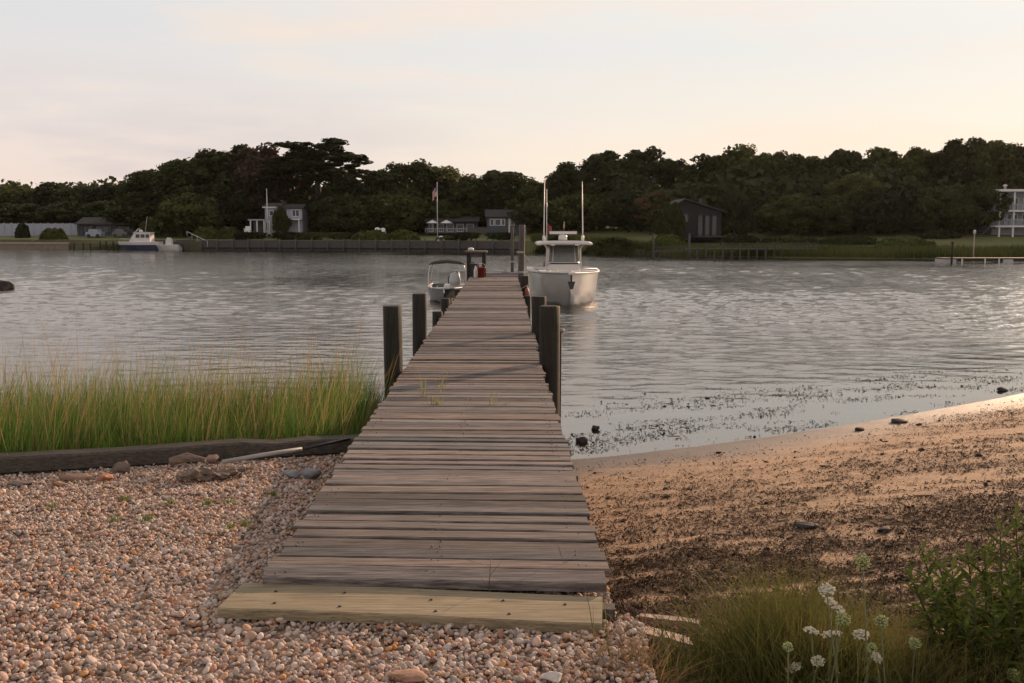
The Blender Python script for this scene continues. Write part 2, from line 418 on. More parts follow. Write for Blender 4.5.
def pebbles():
    r = np.random.default_rng(5)
    pts = []
    n = 460000
    y = 3.05 + (8.6 - 3.05) * r.random(n); x = -5.4 + 6.4 * r.random(n)
    ok = (y < yb(x) - .02) & (x > -(y * .56 + .35)) & (x < .46 + .16 * fbm(y * 3, x * 3, 6) * (y < 4.0)) 
    ok &= ~((x > DX0 + .25) & (y > 4.6))
    x, y = x[ok], y[ok]
    # thin by grid occupancy (Poisson-like)
    size = np.exp(r.normal(math.log(.0071), .30, len(x))).clip(.0042, .018)
    size = np.where(r.random(len(x)) < .008, size * 1.55, size)
    cell = .0048; occ = np.zeros((int(6.6 / cell), int(6.0 / cell)), bool)
    order = np.argsort(-size); keep = []
    for i in order:
        ci, cj = int((x[i] + 5.5) / cell), int((y[i] - 3.0) / cell); k = max(1, int(size[i] * .82 / cell))
        sl = occ[max(ci - k, 0):ci + k + 1, max(cj - k, 0):cj + k + 1]
        if sl.mean() < .30: sl[:] = True; keep.append(i)
    x, y, size = x[keep], y[keep], size[keep]; n = len(x)
    sc = np.stack([size * (1 + .25 * r.random(n)), size * (.88 + .2 * r.random(n)), size * (.66 + .28 * r.random(n))], -1)
    R = rotz(r.random(n) * 6.28)
    tilt = r.normal(0, .35, (n, 2))
    order_ = np.argsort(y); x, y, size, sc, R, tilt = x[order_], y[order_], size[order_], sc[order_], R[order_], tilt[order_]
    zb_ = gravel_z(x, y) + size * (.25 + .75 * r.random(n) ** 2) + .035 * (fbm(x * 2.5, y * 2.5, 44) - .5) + .022 * (fbm(x * 14, y * 14, 46, 2) - .5) + .006 * r.normal(size=n)
    I1, F1 = ico(1); nf = int((y < 5.0).sum())
    def shape(BV, i):
        V = BV[None] * sc[i][:, None, :]
        V = V * (1 + .12 * np.sin(BV[None] @ r.normal(size=(len(V), 3, 1)) * 2.6 + r.random((len(V), 1, 1)) * 6))
        V[..., 2] += V[..., 0] * tilt[i][:, None, 0] + V[..., 1] * tilt[i][:, None, 1]
        V = np.einsum('nij,nkj->nki', R[i], V)
        return V + np.stack([x[i], y[i], zb_[i]], -1)[:, None, :]
    VA = shape(IV, slice(0, nf)); VB = shape(I1, slice(nf, n))
    pal = np.array([[.50, .375, .31], [.44, .31, .24], [.52, .44, .39], [.45, .28, .18], [.30, .255, .23], [.50, .26, .11], [.20, .14, .105], [.50, .42, .36], [.37, .19, .13]])
    pr = np.array([.27, .18, .17, .09, .11, .03, .06, .08, .05])
    c = pal[r.choice(len(pal), n, p=pr / pr.sum())] * (.75 + .45 * r.random((n, 1)))
    C = np.concatenate([np.repeat(c[:nf], len(IV), 0), np.repeat(c[nf:], len(I1), 0)])
    V = np.concatenate([VA.reshape(-1, 3), VB.reshape(-1, 3)])
    F = np.concatenate([(IF[None] + (np.arange(nf) * len(IV))[:, None, None]).reshape(-1, 3), (F1[None] + (np.arange(n - nf) * len(I1))[:, None, None]).reshape(-1, 3) + nf * len(IV)])
    print('pebbles', n)
    mp, nt, bs = mat('pebble_stone')
    a = N(nt, 'ShaderNodeAttribute', attribute_name='col')
    nn = noise(nt, 90, 4)
    o = mixc(nt, ramp(nt, nn, [(.3, 0.), (.7, 1.)]), (.78, .76, .74), (1.15, 1.15, 1.15))
    o = mixc(nt, 1., o, a.outputs['Color'], 'MULTIPLY')
    nt.links.new(o, bs.inputs['Base Color']); bs.inputs['Roughness'].default_value = .8; bs.inputs['Specular IOR Level'].default_value = .2
    ob = fast('gravel', V.reshape(-1, 3), F.reshape(-1, 3), mp, None, True, C.reshape(-1, 3))
    tag(ob, 'pinkish tan rounded pebbles spread left of the wooden pier', 'gravel', kind='stuff')
pebbles()

# ------------------------------------------------------------------ seaweed wrack on the beach and in the shallows
def wrack():
    r = np.random.default_rng(17)
    n = 850000
    y = 2.9 + 15 * r.random(n) ** 1.25; x = .45 + (y * .62 + .6) * r.random(n)
    s = yw(x) - y
    d = wrack_density(x, y) * .44
    sh = (s < -.05) & (s > -4.2)
    d = np.where(sh, .10 * sst(.40, .66, fbm(x * 1.1, (y - .3 * x) * 2.4, 51, 3)) * (1 - sst(1.8, 4.0, -s)), d)
    ok = r.random(n) < d; x, y, sh = x[ok], y[ok], sh[ok]; n = len(x)
    L = np.exp(r.normal(math.log(.0082), .62, n)).clip(.003, .07); wdt = L * (.25 + .55 * r.random(n)); 
    L = np.where(sh, L * 1.2, L)
    a = r.normal(.2, .9, n); ca, sa = np.cos(a), np.sin(a)
    z0 = np.where(sh, np.maximum(ground_z(x, y), 0) + .003, ground_z(x, y) + .004 + .016 * r.random(n) ** 2 * wrack_density(x, y))
    # each piece: bent strip of 2 quads with thickness by curvature (6 verts) closed below -> tent prism
    t = np.array([-1, 0, 1]);
    up = np.abs(r.normal(.004, .006, n)).clip(.001, .022)
    V = np.zeros((n, 6, 3))
    for i in range(3):
        for j in range(2):
            lx = t[i] * L; ly = (j - .5) * wdt * (1 if i == 1 else .6) * 2 * (.5 + .5 * r.random(n)) * .6
            V[:, i * 2 + j, 0] = x + lx * ca - ly * sa; V[:, i * 2 + j, 1] = y + lx * sa + ly * ca
            V[:, i * 2 + j, 2] = z0 + (up * 1.3 if i == 1 else up * r.normal(.2, .6, n)) + r.normal(0, .003, n)
    F0 = np.array([[0, 2, 3, 1], [2, 4, 5, 3]])
    F = F0[None] + (np.arange(n) * 6)[:, None, None]
    pal = np.array([[.085, .055, .038], [.13, .083, .054], [.19, .125, .078], [.24, .16, .10], [.035, .026, .021]])
    c = pal[r.choice(5, n, p=[.32, .28, .18, .07, .15])]
    c = np.where(sh[:, None], c * .5, c)
    C = np.repeat(c[:, None, :], 6, 1)
    print('wrack', n)
    # rounder clots
    m2 = 900
    yy = 3.2 + 13 * r.random(m2 * 8) ** 1.2; xx = .5 + (yy * .6 + .5) * r.random(m2 * 8)
    s2 = yw(xx) - yy; dd = wrack_density(xx, yy) * .5 + (s2 < 0) * (s2 > -3) * .20 * sst(.5, .7, fbm(xx * 1.1, (yy - .3 * xx) * 2.4, 51, 3))
    ok = r.random(m2 * 8) < dd * .6; xx, yy = xx[ok], yy[ok]; k = len(xx)
    sz = np.exp(r.normal(math.log(.012), .45, k)).clip(.005, .05)
    Vb, Fb = ico(1)
    VB = Vb[None] * np.stack([sz * (1 + r.random(k)), sz, sz * .6], -1)[:, None, :] * (1 + .35 * r.normal(size=(k, len(Vb), 1)))
    VB = np.einsum('nij,nkj->nki', rotz(r.random(k) * 6.28), VB)
    VB += np.stack([xx, yy, np.maximum(ground_z(xx, yy), 0) + sz * .3], -1)[:, None, :]
    FB = Fb[None] + (np.arange(k) * len(Vb))[:, None, None]
    Vall = np.concatenate([V.reshape(-1, 3), VB.reshape(-1, 3)]); 
    Ft = F.reshape(-1, 4); Ftri = np.concatenate([Ft[:, [0, 1, 2]], Ft[:, [0, 2, 3]], FB.reshape(-1, 3) + n * 6])
    Call = np.concatenate([C.reshape(-1, 3), np.tile(np.array([[.05, .038, .03]]), (k * len(Vb), 1))])
    tag(fast('beach_seaweed', Vall, Ftri, M['wrack'], None, False, Call), 'dark dried seaweed scraps strewn over the sand and shallows', 'seaweed', kind='stuff')
wrack()

# ------------------------------------------------------------------ blades
def blades(pos, hgt, wid, lean, droop, cols, r, seg=4, tipcol=None):
    """pos (n,3) root, hgt (n), lean (n,2), returns V,F,C for bent tapered strips"""
    n = len(pos); az = r.random(n) * PI
    wx, wy = np.cos(az) * wid, np.sin(az) * wid
    V = np.zeros((n, (seg + 1) * 2, 3)); C = np.zeros((n, (seg + 1) * 2, 3))
    for i in range(seg + 1):
        t = i / seg; k = (1 - t ** 1.6) * .5 + .03
        cx = pos[:, 0] + lean[:, 0] * hgt * (t * .5 + droop * t ** 2.4); cy = pos[:, 1] + lean[:, 1] * hgt * (t * .5 + droop * t ** 2.4)
        cz = pos[:, 2] + hgt * (t - .25 * droop * t ** 3 * np.hypot(lean[:, 0], lean[:, 1]))
        for j, sg in ((0, -1), (1, 1)):
            V[:, i * 2 + j] = np.stack([cx + sg * wx * k, cy + sg * wy * k, cz], -1)
            C[:, i * 2 + j] = cols if tipcol is None else cols * (1 - t ** 2) + tipcol * t ** 2
    f0 = np.array([[i * 2, i * 2 + 1, i * 2 + 3, i * 2 + 2] for i in range(seg)])
    F = f0[None] + (np.arange(n) * (seg + 1) * 2)[:, None, None]
    return V.reshape(-1, 3), F.reshape(-1, 4), C.reshape(-1, 3)
def cat(parts):
    o = 0; Vs, Fs, Cs = [], [], []
    for V, F, C in parts: Vs.append(V); Fs.append(F + o); Cs.append(C); o += len(V)
    return np.concatenate(Vs), np.concatenate(Fs), np.concatenate(Cs)

def marsh():
    r = np.random.default_rng(23)
    n = 30000
    x = -8.5 + 7.4 * r.random(n); y = yb(x) + .28 + 2.6 * r.random(n) ** 1.15
    ok = (x < -1.20 - .12 * r.random(n)) & (x > -(y * .6 + 1.2)); x, y = x[ok], y[ok]; n = len(x)
    hg = (.94 + .14 * r.normal(size=n)) * (.70 + .60 * fbm(x * 1.6, y * 1.6, 77)); hg *= 1 - .35 * sst(-1.75, -1.15, x)
    hg = hg.clip(.45, 1.5)
    ln = np.stack([r.normal(.08, .16, n), r.normal(-.02, .15, n)], -1)
    g = np.array([.038, .115, .014]); g2 = np.array([.074, .180, .025]); dr = np.array([.30, .21, .10])
    k = r.random((n, 1)); base = g * (1 - k) + g2 * k
    base = base * (.35 + .8 * fbm(x * 1.1, y * 2, 13))[:, None]
    tip = np.where(r.random((n, 1)) < .34, dr, g2 * 1.3)
    A = blades(np.stack([x, y, ground_z(x, y) * 0 + .08], -1), hg, .0095 * (.7 + .6 * r.random(n)), ln, .55, base, r, 5, tip)
    # seed heads / tall straw stems
    m = 2000
    i = r.choice(n, m); hx, hy = x[i] + r.normal(0, .03, m), y[i]
    hh = hg[i] * (1.14 + .38 * r.random(m))
    B = blades(np.stack([hx, hy, np.full(m, .08)], -1), hh, .0065 * np.ones(m), np.stack([r.normal(.12, .18, m), r.normal(0, .15, m)], -1), .4, np.tile(np.array([[.20, .17, .06]]), (m, 1)), r, 5, np.array([.46, .32, .15]))
    V, F, C = cat([A, B])
    tag(fast('marsh_grass', V, F, M['marsh'], None, False, C), 'tall green marsh grass with straw tips behind the timber bulkhead', 'grass', kind='stuff')
marsh()

# ------------------------------------------------------------------ pier
def plank_mb(mb, x0, x1, yc, w, zt, th, ang, tilt, c, r, sag=0):
    ch = .006; prof = [(-w / 2, -th), (w / 2, -th), (w / 2, -ch), (w / 2 - ch, 0), (-w / 2 + ch, 0), (-w / 2, -ch)]
    rings = []
    nst = 5; tw = r.normal(0, .05)
    xm = (x0 + x1) / 2
    for i in range(nst):
        x = x0 + (x1 - x0) * i / (nst - 1)
        e = r.normal(0, .0022)
        rings.append([(x, yc + a + (x - xm) * math.tan(ang) + e, zt + z + (x - xm) * tilt + a * tw + a * r.normal(0, .004) + sag * (1 - ((x - xm) / .75) ** 2)) for a, z in prof])
    mb.loft(rings, True, c, False)
def pier():
    r = np.random.default_rng(3)
    t = thing('wooden_pier', 'long narrow weathered plank pier running out over the water', 'pier', (-.33, 4.2, .9))
    mb = MB(); y = 4.17
    pend = 34.6
    while y < pend:
        w = r.choice([.118, .126, .134, .142], p=[.25, .35, .25, .15]); ang = rad(-3.2) * max(0, 1 - (y - 4) / 16) + r.normal(0, .003)
        g = np.clip(r.normal(1, .25), .45, 1.6); wr = r.normal(0, .06)
        c = (g * (1 + wr), g, g * (1 - wr * .8))
        if r.random() < .07: c = tuple(v * .55 for v in c)
        off = .004 * math.sin(y)
        plank_mb(mb, DX0 + .03 * max(0, 1 - (y - 4) / 4) + r.normal(0, .011) + off, DX1 + r.normal(0, .011) + off + .045 * max(0, 1 - (y - 4) / 4), y + w / 2, w, DECKZ + r.normal(0, .003), .038, ang, r.normal(0, .0025), c, r)
        y += w + abs(r.normal(.010, .005)) + .004
    mb.build('deck', M['deck'], t, col=True)
    q = MB(); yy = 4.24
    while yy < 11:
        for xx in (DX0 + .08, DX0 + .11, -.34, -.30, DX1 - .09, DX1 - .06):
            if r.random() < .45: q.lathe((xx + r.normal(0, .008), yy + r.normal(0, .012), DECKZ - .004), [(.0001, 0), (.0032, .001), (.0032, .0085), (.0001, .009)], 6)
        yy += .072
    tag(q.build('nail_head', M['black'], t), kind='stuff')
    for xx in (DX0 + .06, (DX0 + DX1) / 2, DX1 - .10):
        MB().box((xx, 4.32, .74), (xx + .045, pend - .06, .957)).build('stringer', M['beam'], t)
    for yy in (10.8, 14.0, 17.5, 20.5, 24, 27.4, 31, 34.2):
        MB().box((DX0 - .06, yy - .07, .56), (DX1 + .08, yy - .02, .735)).build('crossbeam', M['beam'], t)
    return t
pier()
def step_board():
    A = G(217, 608, .955); B = G(602, 623, .955)
    r = np.random.default_rng(8)
    d = B - A; L = math.hypot(d[0], d[1]); a = math.atan2(d[1], d[0]); w = .30
    t = thing('step_board', 'yellowish new pine board laid before the first pier plank', 'board', ((A[0] + B[0]) / 2, (A[1] + B[1]) / 2, .9))
    ca, sa = math.cos(a), math.sin(a)
    def Q(u, v, z): return (A[0] + u * ca - v * sa, A[1] + u * sa + v * ca, z)
    mb = MB(); ch = .006; th = .045
    prof = [(0, -th), (w, -th), (w, -ch), (w - ch, 0), (ch, 0), (0, -ch)]
    mb.loft([[Q(u, v, .955 + z + .004 * math.sin(u * 3)) for v, z in prof] for u in lin(0, L, 9)], True, None, False)
    mb.build('plank', M['step'], t)
    ms = MB()
    for u, v in [(.18, .20), (.22, .07), (.48, .21), (.50, .055), (.86, .17), (.90, .05), (1.16, .20), (1.2, .06), (1.42, .19)]:
        q = Q(u, v, .955 + .004 * math.sin(u * 3) + .001); ms.lathe(q, [(.0001, 0), (.008, .0005), (.007, .0025), (.0001, .003)], 10)
    tag(ms.build('nail_head', M['black'], t), kind='stuff')
    # grey end block of the beam under it, at the right
    b = MB(); q = Q(L - .02, .16, .9)
    b.box((q[0], q[1], .84), (q[0] + .075, q[1] + .07, .948), rz=a)
    tag(b.build('beam_stub', M['pilegrey'], None, base=q), 'grey beam end poking out beside the pine board', 'beam')
step_board()

def pile(name, x, y, w, top, label, m='pile', grp='dark pilings beside the pier', seed=0, rings=None, cap=True):
    r = np.random.default_rng(100 + seed); n = 18; R = w / 2
    t = thing(name, label, 'piling', (x, y, -.6), grp)
    mb = MB(); lean = r.normal(0, .006, 2); zs = list(lin(-.6, top, 12)); rg = []
    jit = 1 + .035 * r.normal(size=n)
    for z in zs:
        rg.append([(x + lean[0] * (z) + R * jit[k] * math.cos(2 * PI * k / n), y + lean[1] * z + R * jit[k] * math.sin(2 * PI * k / n), z) for k in range(n)])
    ztop = rg[-1]; cx, cy = x + lean[0] * top, y + lean[1] * top
    rg.append([((p[0] - cx) * .93 + cx, (p[1] - cy) * .93 + cy, top + .012) for p in ztop])
    mb.loft(rg, True, None, True); mb.build('post', M[m], t)
    if rings:
        for zr in rings:
            q = MB()
            for dz in (0, .022, .044):
                q.tube([(x + (R + .012) * math.cos(2 * PI * k / 14), y + (R + .012) * math.sin(2 * PI * k / 14), zr + dz) for k in range(15)], .012, 6)
            q.build('rope_wrap', M['rope'], t)
    return t
pile('piling', DX0 - .10, 10.55, .195, 1.68, 'dark piling at the left pier edge, nearest the marsh grass', seed=1)
pile('piling', DX0 - .105, 13.75, .20, 1.60, 'dark tall piling second along the left pier edge', seed=2)
pile('piling', DX0 - .09, 17.2, .18, 1.07, 'short piling stub at the left pier edge past the tall pair', seed=3)
pile('piling', DX0 - .09, 19.6, .17, 1.13, 'lower thin piling at the left pier edge, just before the grey skiff', seed=4)
pile('piling', DX1 + .085, 11.15, .225, 1.63, 'thick dark piling at the right pier edge, nearest the sand', seed=5)
pile('piling', DX1 + .07, 14.4, .21, 1.52, 'dark piling at right pier edge behind the thickest one', seed=6)
pile('piling', DX1 + .11, 26.3, .22, 1.26, 'low piling at the right pier edge below the tall grey post', seed=7)
pile('piling', DX1 + .09, 31.6, .19, 2.62, 'tallest grey piling at the pier end with mooring rope', 'pilegrey', seed=8, rings=[1.75, 1.12])
pile('piling', .26, 34.75, .11, 2.56, 'slim tall grey post at the far pier end', 'pilegrey', seed=9, rings=[1.35])
pile('piling', DX1 + .10, 23.0, .17, .95, 'stubby piling below deck level beside the white boat', seed=10)
pile('piling', DX0 - .09, 25.0, .17, .98, 'stubby piling below deck level behind the grey skiff bow', seed=12)
pile('piling', DX0 - .02, 34.4, .17, 1.35, 'piling at the pier end behind the fish cleaning table', seed=13)
# thin stake beside the right piling
st = MB(); st.tube([(.632, 11.3, -.4), (.634, 11.3, .7), (.638, 11.3, 1.33)], .016, 8); t = thing('mooring_stake', 'thin dark stake with a knob in the water beside right pilings', 'stake', (.632, 11.3, -.4))
st.build('rod', M['pile'], t); kb = MB(); kb.lathe((.655, 11.3, 1.32), [(.001, 0), (.03, .012), (.038, .03), (.025, .05), (.001, .055)], 10); kb.build('knob', M['rope'], t)

# ------------------------------------------------------------------ things at the pier end
def end_things():
    x0, x1 = -1.19, -.60; y0, y1 = 31.3, 32.3; tz = 1.76
    t = thing('cleaning_table', 'weathered wooden fish cleaning table at the left pier end', 'table', (x0, y0, 1.0))
    MB().box((x0 - .05, y0 - .06, tz), (x1 + .05, y1 + .06, tz + .05)).build('tabletop', M['pilegrey'], t)
    for xx in (x0 + .06, x1 - .05):
        for yy in (y0 + .05, y1 - .05):
            MB().box((xx - .055, yy - .05, .6 if xx < -1 else 1.0), (xx + .055, yy + .05, tz - .002)).build('leg', M['pile'], t)
    MB().box((x0 + .12, y0 + .03, tz - .14), (x1 - .11, y0 + .06, tz - .004)).build('apron', M['pilegrey'], t)
    b = MB(); b.lathe((x0 + .13, y0 + .3, tz + .052), [(.07, 0), (.10, .05), (.08, .09), (.02, .11)], 12)
    tag(b.build('cloth_bundle', M['white'], None, base=(x0 + .13, y0 + .3, tz + .05)), 'small white bundle lying on top of the cleaning table', 'cloth')
    bx, by = -.72, 30.85
    t = thing('bucket', 'red plastic bucket on the pier before the cleaning table', 'bucket', (bx, by, DECKZ))
    q = MB(); q.lathe((bx, by, DECKZ + .004), [(.105, 0), (.135, .30), (.145, .30), (.145, .325), (.13, .325), (.128, .30), (.10, .02)], 20); q.build('pail', M['red'], t)
    q = MB(); q.tube([(bx + .14 * math.cos(a), by, DECKZ + .31 + .14 * math.sin(a)) for a in lin(0, PI, 11)], .006, 6); q.build('handle', M['alu'], t)
    q = MB(); pr = [(.05, 0), (.055, .02), (.055, .2), (.05, .26), (.022, .31), (.02, .36), (.0005, .362)]
    q.lathe((-.90, 30.95, DECKZ + .004), pr, 14); tag(q.build('jug', M['white'], None, base=(-.9, 30.95, DECKZ)), 'white plastic jug standing between red bucket and dark crate', 'jug')
    q = MB(); q.box((-1.07, 31.36, DECKZ + .004), (-.80, 31.75, DECKZ + .38)); q.box((-1.09, 31.34, DECKZ + .384), (-.78, 31.77, DECKZ + .42))
    tag(q.build('crate', M['black'], None, base=(-.93, 31.5, DECKZ)), 'dark crate pushed under the cleaning table', 'crate')
    q = MB(); fx, fy = .50, 25.1
    q.lathe((fx + .07, fy, .72), [(.01, 0), (.04, .03), (.06, .08), (.06, .2), (.04, .27), (.014, .31), (.014, .37)], 14)
    t = thing('fender', 'small orange boat fender hung at the right pier edge', 'fender', (fx + .07, fy, .72)); q.build('bulb', M['orange'], t)
    q = MB(); q.tube([(fx + .07, fy, 1.09), (fx + .02, fy, 1.06), (DX1 + .01, fy, 1.01)], .008, 6); q.build('line', M['rope'], t)
    # mooring ropes
    q = MB(); A = np.array([DX1 + .19, 31.6, 1.75]); B = np.array([1.55, 33.2, 1.13])
    q.tube([A + (B - A) * s - np.array([0, 0, .28 * 4 * s * (1 - s)]) for s in lin(0, 1, 12)], .012, 6)
    tag(q.build('mooring_rope', M['rope'], None, base=A), 'slack mooring rope from the tallest piling to the white boat', 'rope')
    # cleat / coil on deck end
    q = MB(); q.tube([(.02 + .14 * math.cos(a) * (1 - a / 60), 34.1 + .14 * math.sin(a), DECKZ + .02 + a * .003) for a in lin(0, 18, 60)], .013, 6)
    tag(q.build('rope_coil', M['rope'], None, base=(.02, 34.1, DECKZ)), 'coiled rope lying at the very end of the pier', 'rope')
end_things()

# ------------------------------------------------------------------ boats
def hull_rings(L, bm, zs, zc, zk, xc, y0, bowrake=.9, flare=.75, n=16, stern=1):
    """bow at y0 pointing to -y; returns station rings (open from port sheer round the keel to starboard sheer)"""
    rings = []
    for i in range(n):
        t = i / (n - 1); tt = t ** 1.25
        b = bm * (1 - (1 - min(1, tt * 1.55)) ** 2.3) * (1 - .06 * max(0, t - .6) / .4)
        b = max(b, .015)
        fl = flare + (.93 - flare) * min(1, tt * 1.4)
        c = b * fl; zsh = zs * (1 + .10 * (1 - t) ** 2); zch = zc + (zsh * .45 - zc) * (1 - min(1, tt * 2.6)) ** 2
        zke = zk + (zsh - zk) * max(0, 1 - tt * 9) ** 2 * .6
        yt = y0 + L * tt
        rk = bowrake * max(0, 1 - tt * 3)
        def pt(s, x, z): return (xc + s * x, yt + rk * (1 - (z - zk) / (zsh - zk)), z)
        half = [(b, zsh), (b * .985, zsh - .09), (c + (b - c) * .45, zch + (zsh - zch) * .45), (c, zch), (c * .55, zke + (zch - zke) * .45), (0.0, zke)]
        ring = [pt(-1, x, z) for x, z in half] + [pt(1, x, z) for x, z in half[::-1][1:]]
        rings.append(ring)
    return rings
def big_boat():
    xc, y0, L, bm = 2.10, 31.4, 7.6, 1.28
    t = thing('motor_boat', 'white centre console fishing boat moored bow-on at right of the pier', 'boat', (xc, 35, 0))
    R = hull_rings(L, bm, 1.03, .05, -.35, xc, y0)
    mb = MB(); mb.loft(R, False, None, True, closed=False)
    mb.F.append(tuple(len(mb.V) - 11 + j for j in range(11))); mb.S.append(False)
    hull = mb.build('hull', M['hull'], t)
    # rub rail and gunwale
    q = MB()
    for k in (0, 10): q.tube([np.array(r_[k]) + np.array([0, 0, -.015]) for r_ in R], .028, 8)
    q.build('rub_rail', M['cushion'], hull)
    # foredeck and gunwales (closed deck with cockpit hollow behind)
    d = MB(); ringsd = []
    for i, r_ in enumerate(R):
        a, b = np.array(r_[0]), np.array(r_[10]); tcam = i / 15
        inn = 0 if tcam < .42 else .78
        z = a[2] + .012
        m1, m2 = a + (b - a) * (.5 - inn / 2), a + (b - a) * (.5 + inn / 2)
        dz = 0 if inn == 0 else -.55
        cr = .05 * (1 - tcam)
        ringsd.append([(a[0], a[1], z), (m1[0], m1[1], z + cr), (m1[0] + .01, m1[1], z + dz + cr), (m2[0] - .01, m2[1], z + dz + cr), (m2[0], m2[1], z + cr), (b[0], b[1], z)])
    d.loft(ringsd, False, None, False, closed=False); d.build('deck', M['hull'], t)
    q = MB()   # stripe just above the water
    # stem fitting: bow roller and anchor
    q.box((xc - .09, y0 - .22, 1.08), (xc + .09, y0 + .35, 1.15)); q.build('bow_roller', M['alu'], t)
    q = MB(); q.box((xc - .025, y0 - .16, .72), (xc + .025, y0 - .11, 1.07)); q.prism([(xc - .12, y0 - .15, .86), (xc + .12, y0 - .15, .86), (xc + .05, y0 - .18, .62), (xc - .05, y0 - .18, .62)], (0, .03, 0)); q.build('anchor', M['black'], t)
    # low bow rail
    for s in (-1, 1):
        q = MB(); pts = [(xc + s * x, y, z) for x, y, z in [(.35, y0 + .65, 1.12), (.42, y0 + .75, 1.22), (.95, y0 + 1.7, 1.2), (1.08, y0 + 2.3, 1.12)]]
        q.tube(pts, .014, 6); q.build('bow_rail', M['alu'], t)
    # console
    yc = 35.2
    q = MB(); w0, w1 = .60, .52
    ring = lambda w, ya, yb_, z: [(xc - w, ya + .12, z), (xc - w + .12, ya, z), (xc + w - .12, ya, z), (xc + w, ya + .12, z), (xc + w, yb_, z), (xc - w, yb_, z)]
    q.loft([ring(.63, yc - .25, yc + 1.0, .5), ring(.62, yc - .2, yc + 1.0, 1.0), ring(.56, yc - .05, yc + .9, 1.32)], True, None, False)
    con = q.build('console', M['hull'], t)
    q = MB(); q.box((xc - .50, yc - .085, 1.27), (xc + .50, yc - .06, 1.315)); q.build('vent_band', M['black'], con)
    q = MB()   # windshield: curved front sheet with thickness
    f = lambda z, k: [(xc - .56 * k, yc + .55, z), (xc - .54 * k, yc + .12, z), (xc - .40 * k, yc - .02 + (z - 1.3) * .35, z), (xc + .40 * k, yc - .02 + (z - 1.3) * .35, z), (xc + .54 * k, yc + .12, z), (xc + .56 * k, yc + .55, z)]
    A, B = f(1.325, 1), f(1.90, .93)
    for j in range(5): q.prism([A[j], A[j + 1], B[j + 1], B[j]], (0, .012, 0))
    wsd = q.build('windshield', M['glass'], t)
    q = MB()
    for j in (0, 1, 2, 3, 4, 5): q.tube([np.array(A[j]) + (0, -.01, 0), np.array(B[j]) + (0, -.01, 0)], .018, 6)
    q.tube([np.array(p) + (0, -.01, 0) for p in A[1:5]], .016, 6)
    q.build('frame', M['hull'], wsd)
    # seat and wheel seen through the glass
    q = MB(); q.box((xc - .45, yc + 1.15, .5), (xc + .45, yc + 1.55, 1.2)); q.box((xc - .45, yc + 1.5, 1.2), (xc + .45, yc + 1.62, 1.62)); q.build('helm_seat', M['cushion'], t)
    q = MB(); q.tube([(xc + .2 * math.cos(a), yc + .98, 1.42 + .2 * math.sin(a)) for a in lin(0, 2 * PI, 17)], .016, 6); q.build('steering_wheel', M['black'], t)
    # hard top
    hz = 1.98; q = MB()
    def ht(k, z):
        w, y0_, y1_ = .99 * k, yc - .55 * k, yc + 1.75 * k
        return [(xc + w * sx, yy, z - .05 * abs(sx) ** 3) for sx, yy in [(-1, y0_ + .35), (-.86, y0_ + .08), (-.5, y0_), (0, y0_ - .02), (.5, y0_), (.86, y0_ + .08), (1, y0_ + .35), (1, y1_ - .1), (.9, y1_), (-.9, y1_), (-1, y1_ - .1)]]
    q.loft([ht(.93, hz), ht(1, hz + .03), ht(1, hz + .07), ht(.94, hz + .125)], True, None, False); top = q.build('hardtop', M['hull'], t)
    q = MB(); q.box((xc - .52, yc - .3, hz - .07), (xc + .52, yc + 1.2, hz - .004)); q.build('overhead_box', M['black'], top)
    for s in (-1, 1):
        for (ya, yb_) in ((yc + .12, yc - .12), (yc + .95, yc + 1.1)):
            q = MB(); q.tube([(xc + s * .60, ya, .55), (xc + s * .585, (ya + yb_) / 2, 1.3), (xc + s * .56, yb_, 1.8), (xc + s * .70, yb_, hz + .01)], .027, 8); q.build('top_support', M['alu'], t)
    # spreader lights under the front edge
    for s in (-1, 1):
        q = MB(); q.box((xc + s * .42 - .07, yc - .52, hz - .05), (xc + s * .42 + .07, yc - .46, hz + .004)); q.build('spreader_light', M['white'], t)
    # radar
    rd = MB(); rd.lathe((xc - .02, yc + .5, hz + .126), [(.13, 0), (.16, .03), (.15, .16), (.10, .20), (.03, .21)], 16); rr = rd.build('radar', M['hull'], t)
    q = MB(); q.box((xc - .50, yc + .43, hz + .34), (xc + .48, yc + .57, hz + .44), rz=.06); q.build('scanner_bar', M['hull'], rr)
    # outriggers, antennas
    for s, xx, top_ in ((-1, -.70, 4.22), (1, .67, 4.17)):
        q = MB(); q.tube([(xc + xx, yc + .25, hz + .02), (xc + xx, yc + .25, hz + .5), (xc + xx - .01 * s, yc + .3, 3.2), (xc + xx - .02 * s, yc + .4, top_)], [.022, .020, .016, .010], 8); q.build('outrigger', M['alu'], t)
        q = MB(); q.lathe((xc + xx, yc + .25, hz + .06), [(.03, 0), (.055, .02), (.055, .2), (.03, .24)], 10); q.build('outrigger_base', M['alu'], t)
    q = MB(); q.tube([(xc - .60, yc + .35, hz + .1), (xc - .60, yc + .4, 3.9)], [.018, .01], 6); q.build('antenna', M['hull'], t)
    q = MB(); q.tube([(xc + .03, yc + 1.0, hz + .1), (xc + .05, yc + 1.0, 2.75)], [.014, .008], 6); q.build('antenna', M['black'], t)
    q = MB(); q.tube([(xc - .42, yc + .9, hz + .12), (xc - .38, yc + .9, 2.52), (xc - .22, yc + .9, 2.6), (xc - .05, yc + .9, 2.45), (xc + .02, yc + .9, 2.3)], .008, 5); q.build('antenna_whip', M['black'], t)
    fl = MB(); ff = []
    for i in range(6): ff.append([(xc - .585 + .035 * i, yc + .44 + .03 * math.sin(i * 1.4), 2.72 - .03 * i), (xc - .585 + .03 * i, yc + .44 + .03 * math.sin(i * 1.4 + .4), 2.42 - .03 * i)])
